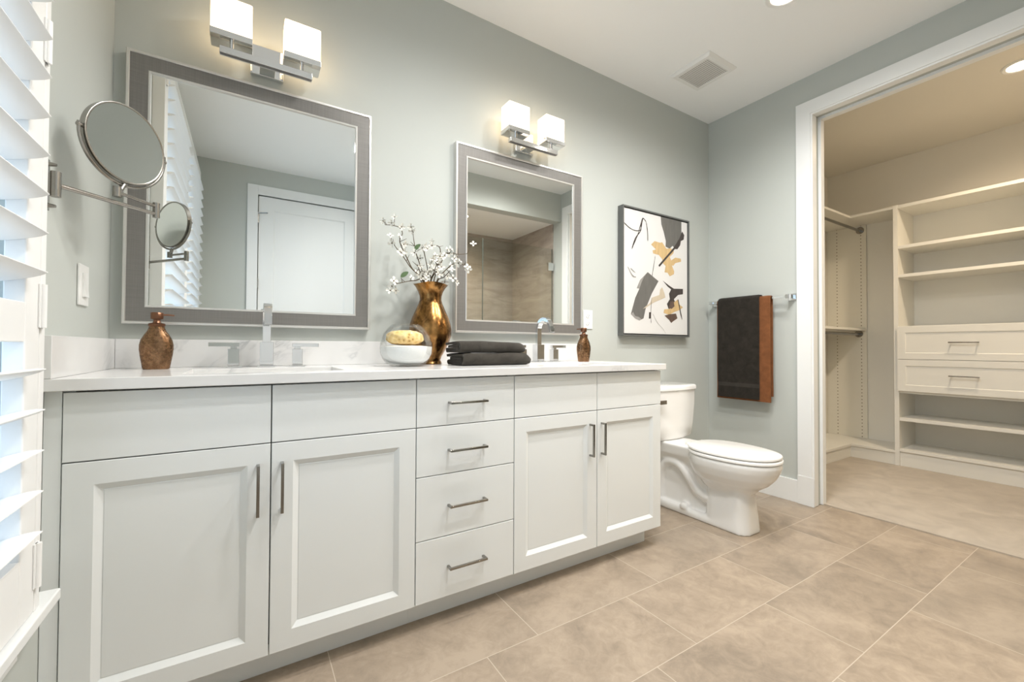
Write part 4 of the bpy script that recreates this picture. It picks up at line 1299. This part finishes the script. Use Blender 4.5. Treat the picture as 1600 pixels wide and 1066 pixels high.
def tank_ring(hw, yf, yb, z, bow=0.022, n=12, r=0.03):
    pts = []
    for k in range(n + 1):                       # bowed front, left to right
        u = -1 + 2 * k / n
        pts.append((TX + u * (hw - r), yf - bow * (1 - u * u) , z))
    for k in range(1, 6):
        a = math.radians(-90 + 90 * k / 6)
        pts.append((TX + hw - r + r * math.cos(a), yf + r + r * math.sin(a), z))
    pts += [(TX + hw, yf + r, z), (TX + hw, yb, z), (TX - hw, yb, z), (TX - hw, yf + r, z)]
    for k in range(1, 6):
        a = math.radians(180 + 90 * k / 6)
        pts.append((TX - hw + r + r * math.cos(a), yf + r + r * math.sin(a), z))
    return pts
link('tank', MB().loft([tank_ring(0.180, -0.218, -0.03, 0.410), tank_ring(0.196, -0.228, -0.025, 0.425), tank_ring(0.200, -0.236, -0.022, 0.50), tank_ring(0.2075, -0.242, -0.02, 0.62), tank_ring(0.2095, -0.243, -0.02, 0.712)]), PORC, to, smooth=40)
link('tank_lid', MB().loft([tank_ring(0.211, -0.244, -0.018, 0.7125), tank_ring(0.216, -0.250, -0.015, 0.717), tank_ring(0.216, -0.250, -0.015, 0.735), tank_ring(0.212, -0.246, -0.018, 0.743), tank_ring(0.200, -0.236, -0.028, 0.746)]), PORC, to, smooth=50)
lv = link('flush_lever', MB().cyl((TX - 0.175, -0.245, 0.652), (TX - 0.175, -0.274, 0.652), 0.012, 16).box(TX - 0.200, TX - 0.135, -0.283, -0.272, 0.640, 0.664), NICKEL, to, bevel=0.002)

# ------------------------------------------------------------------ walk-in closet fittings
CXF, CXB = 5.012, 5.398
tw = thing('closet_shelf_tower', 'cream shelf tower with two drawers on the closet back wall', 'shelving', (5.2, -1.05, 0.009))
TY0, TY1 = -1.455, -0.626
for y0, y1 in ((TY1 - 0.030, TY1), (TY0, TY0 + 0.030)):
    link('side_panel', box(CXF - 0.004, CXB, y0, y1, 0.009, 2.185), MELA, tw, bevel=0.001)
link('back_panel', box(CXB - 0.008, CXB - 0.001, TY0 + 0.030, TY1 - 0.030, 0.14, 2.16), MELA, tw)
for z1, th in ((2.182, 0.026), (1.842, 0.026), (1.601, 0.026), (1.168, 0.020), (0.634, 0.020), (0.409, 0.026), (0.150, 0.022)):
    link('shelf', box(CXF, CXB - 0.009, TY0 + 0.0305, TY1 - 0.0305, z1 - th, z1), MELA, tw, bevel=0.001)
link('toe_board', box(CXF + 0.012, CXF + 0.030, TY0 + 0.0305, TY1 - 0.0305, 0.009, 0.1275), MELA, tw)
def closet_drawer(z0, z1, hz):
    y0, y1, xf = TY0 + 0.030, TY1 - 0.026, CXF - 0.020
    def ring(a, x):
        return [(x, y0 + a, z0 + a), (x, y1 - a, z0 + a), (x, y1 - a, z1 - a), (x, y0 + a, z1 - a)]
    d = link('drawer', MB().loft([ring(0, CXF - 0.001), ring(0, xf), ring(0.050, xf), ring(0.054, xf + 0.006)], True, True), MELA, tw, smooth=20)
    yc = -1.0425
    h = MB().cyl((xf - 0.030, yc - 0.082, hz), (xf - 0.030, yc + 0.082, hz), 0.005, 12)
    for s in (-1, 1):
        h.cyl((xf - 0.030, yc + s * 0.070, hz), (xf, yc + s * 0.070, hz), 0.0045, 10)
    link('handle', h, NICKEL, d)
closet_drawer(0.8955, 1.163, 1.031)
closet_drawer(0.633, 0.8925, 0.772)

hg = thing('closet_hanging_section', 'cream corner hanging section with two rods beside the shelf tower', 'closet unit', (4.5, -0.17, 0.009))
WY = -0.325
link('top_shelf', MB().grid_slab([3.53, CXF, CXB], [TY1 + 0.0005, WY, -0.001], {(0, 0)}, 2.160, 2.180), MELA, hg, bevel=0.001)
link('side_panel', box(CXB - 0.020, CXB - 0.001, WY + 0.004, -0.001, 0.131, 2.1595), PINPANEL, hg, origin=(CXB, 0.0, 0.0))
link('back_panel', box(CXB - 0.006, CXB - 0.001, TY1 + 0.0005, WY + 0.003, 0.131, 2.1595), MELA, hg)
link('middle_shelf', box(3.53, CXB - 0.021, WY + 0.010, -0.001, 1.150, 1.170), MELA, hg, bevel=0.001)
link('bottom_shelf', MB().grid_slab([3.53, CXF, CXB], [TY1 + 0.0005, WY, -0.001], {(0, 0)}, 0.110, 0.130), MELA, hg, bevel=0.001)
link('toe_board', MB().box(3.53, CXF + 0.028, WY + 0.010, WY + 0.026, 0.009, 0.1095).box(CXF + 0.010, CXF + 0.028, TY1 + 0.0005, WY + 0.010, 0.009, 0.1095), MELA, hg)
for z, yy in ((2.108, -0.276), (1.118, -0.262)):
    r = link('closet_rod', MB().cyl((3.535, yy, z), (CXB - 0.023, yy, z), 0.0125, 18), NICKEL, hg)
    link('rod_flange', MB().cyl((CXB - 0.030, yy, z + 0.004), (CXB - 0.021, yy, z + 0.004), 0.032, 24), NICKEL, r)
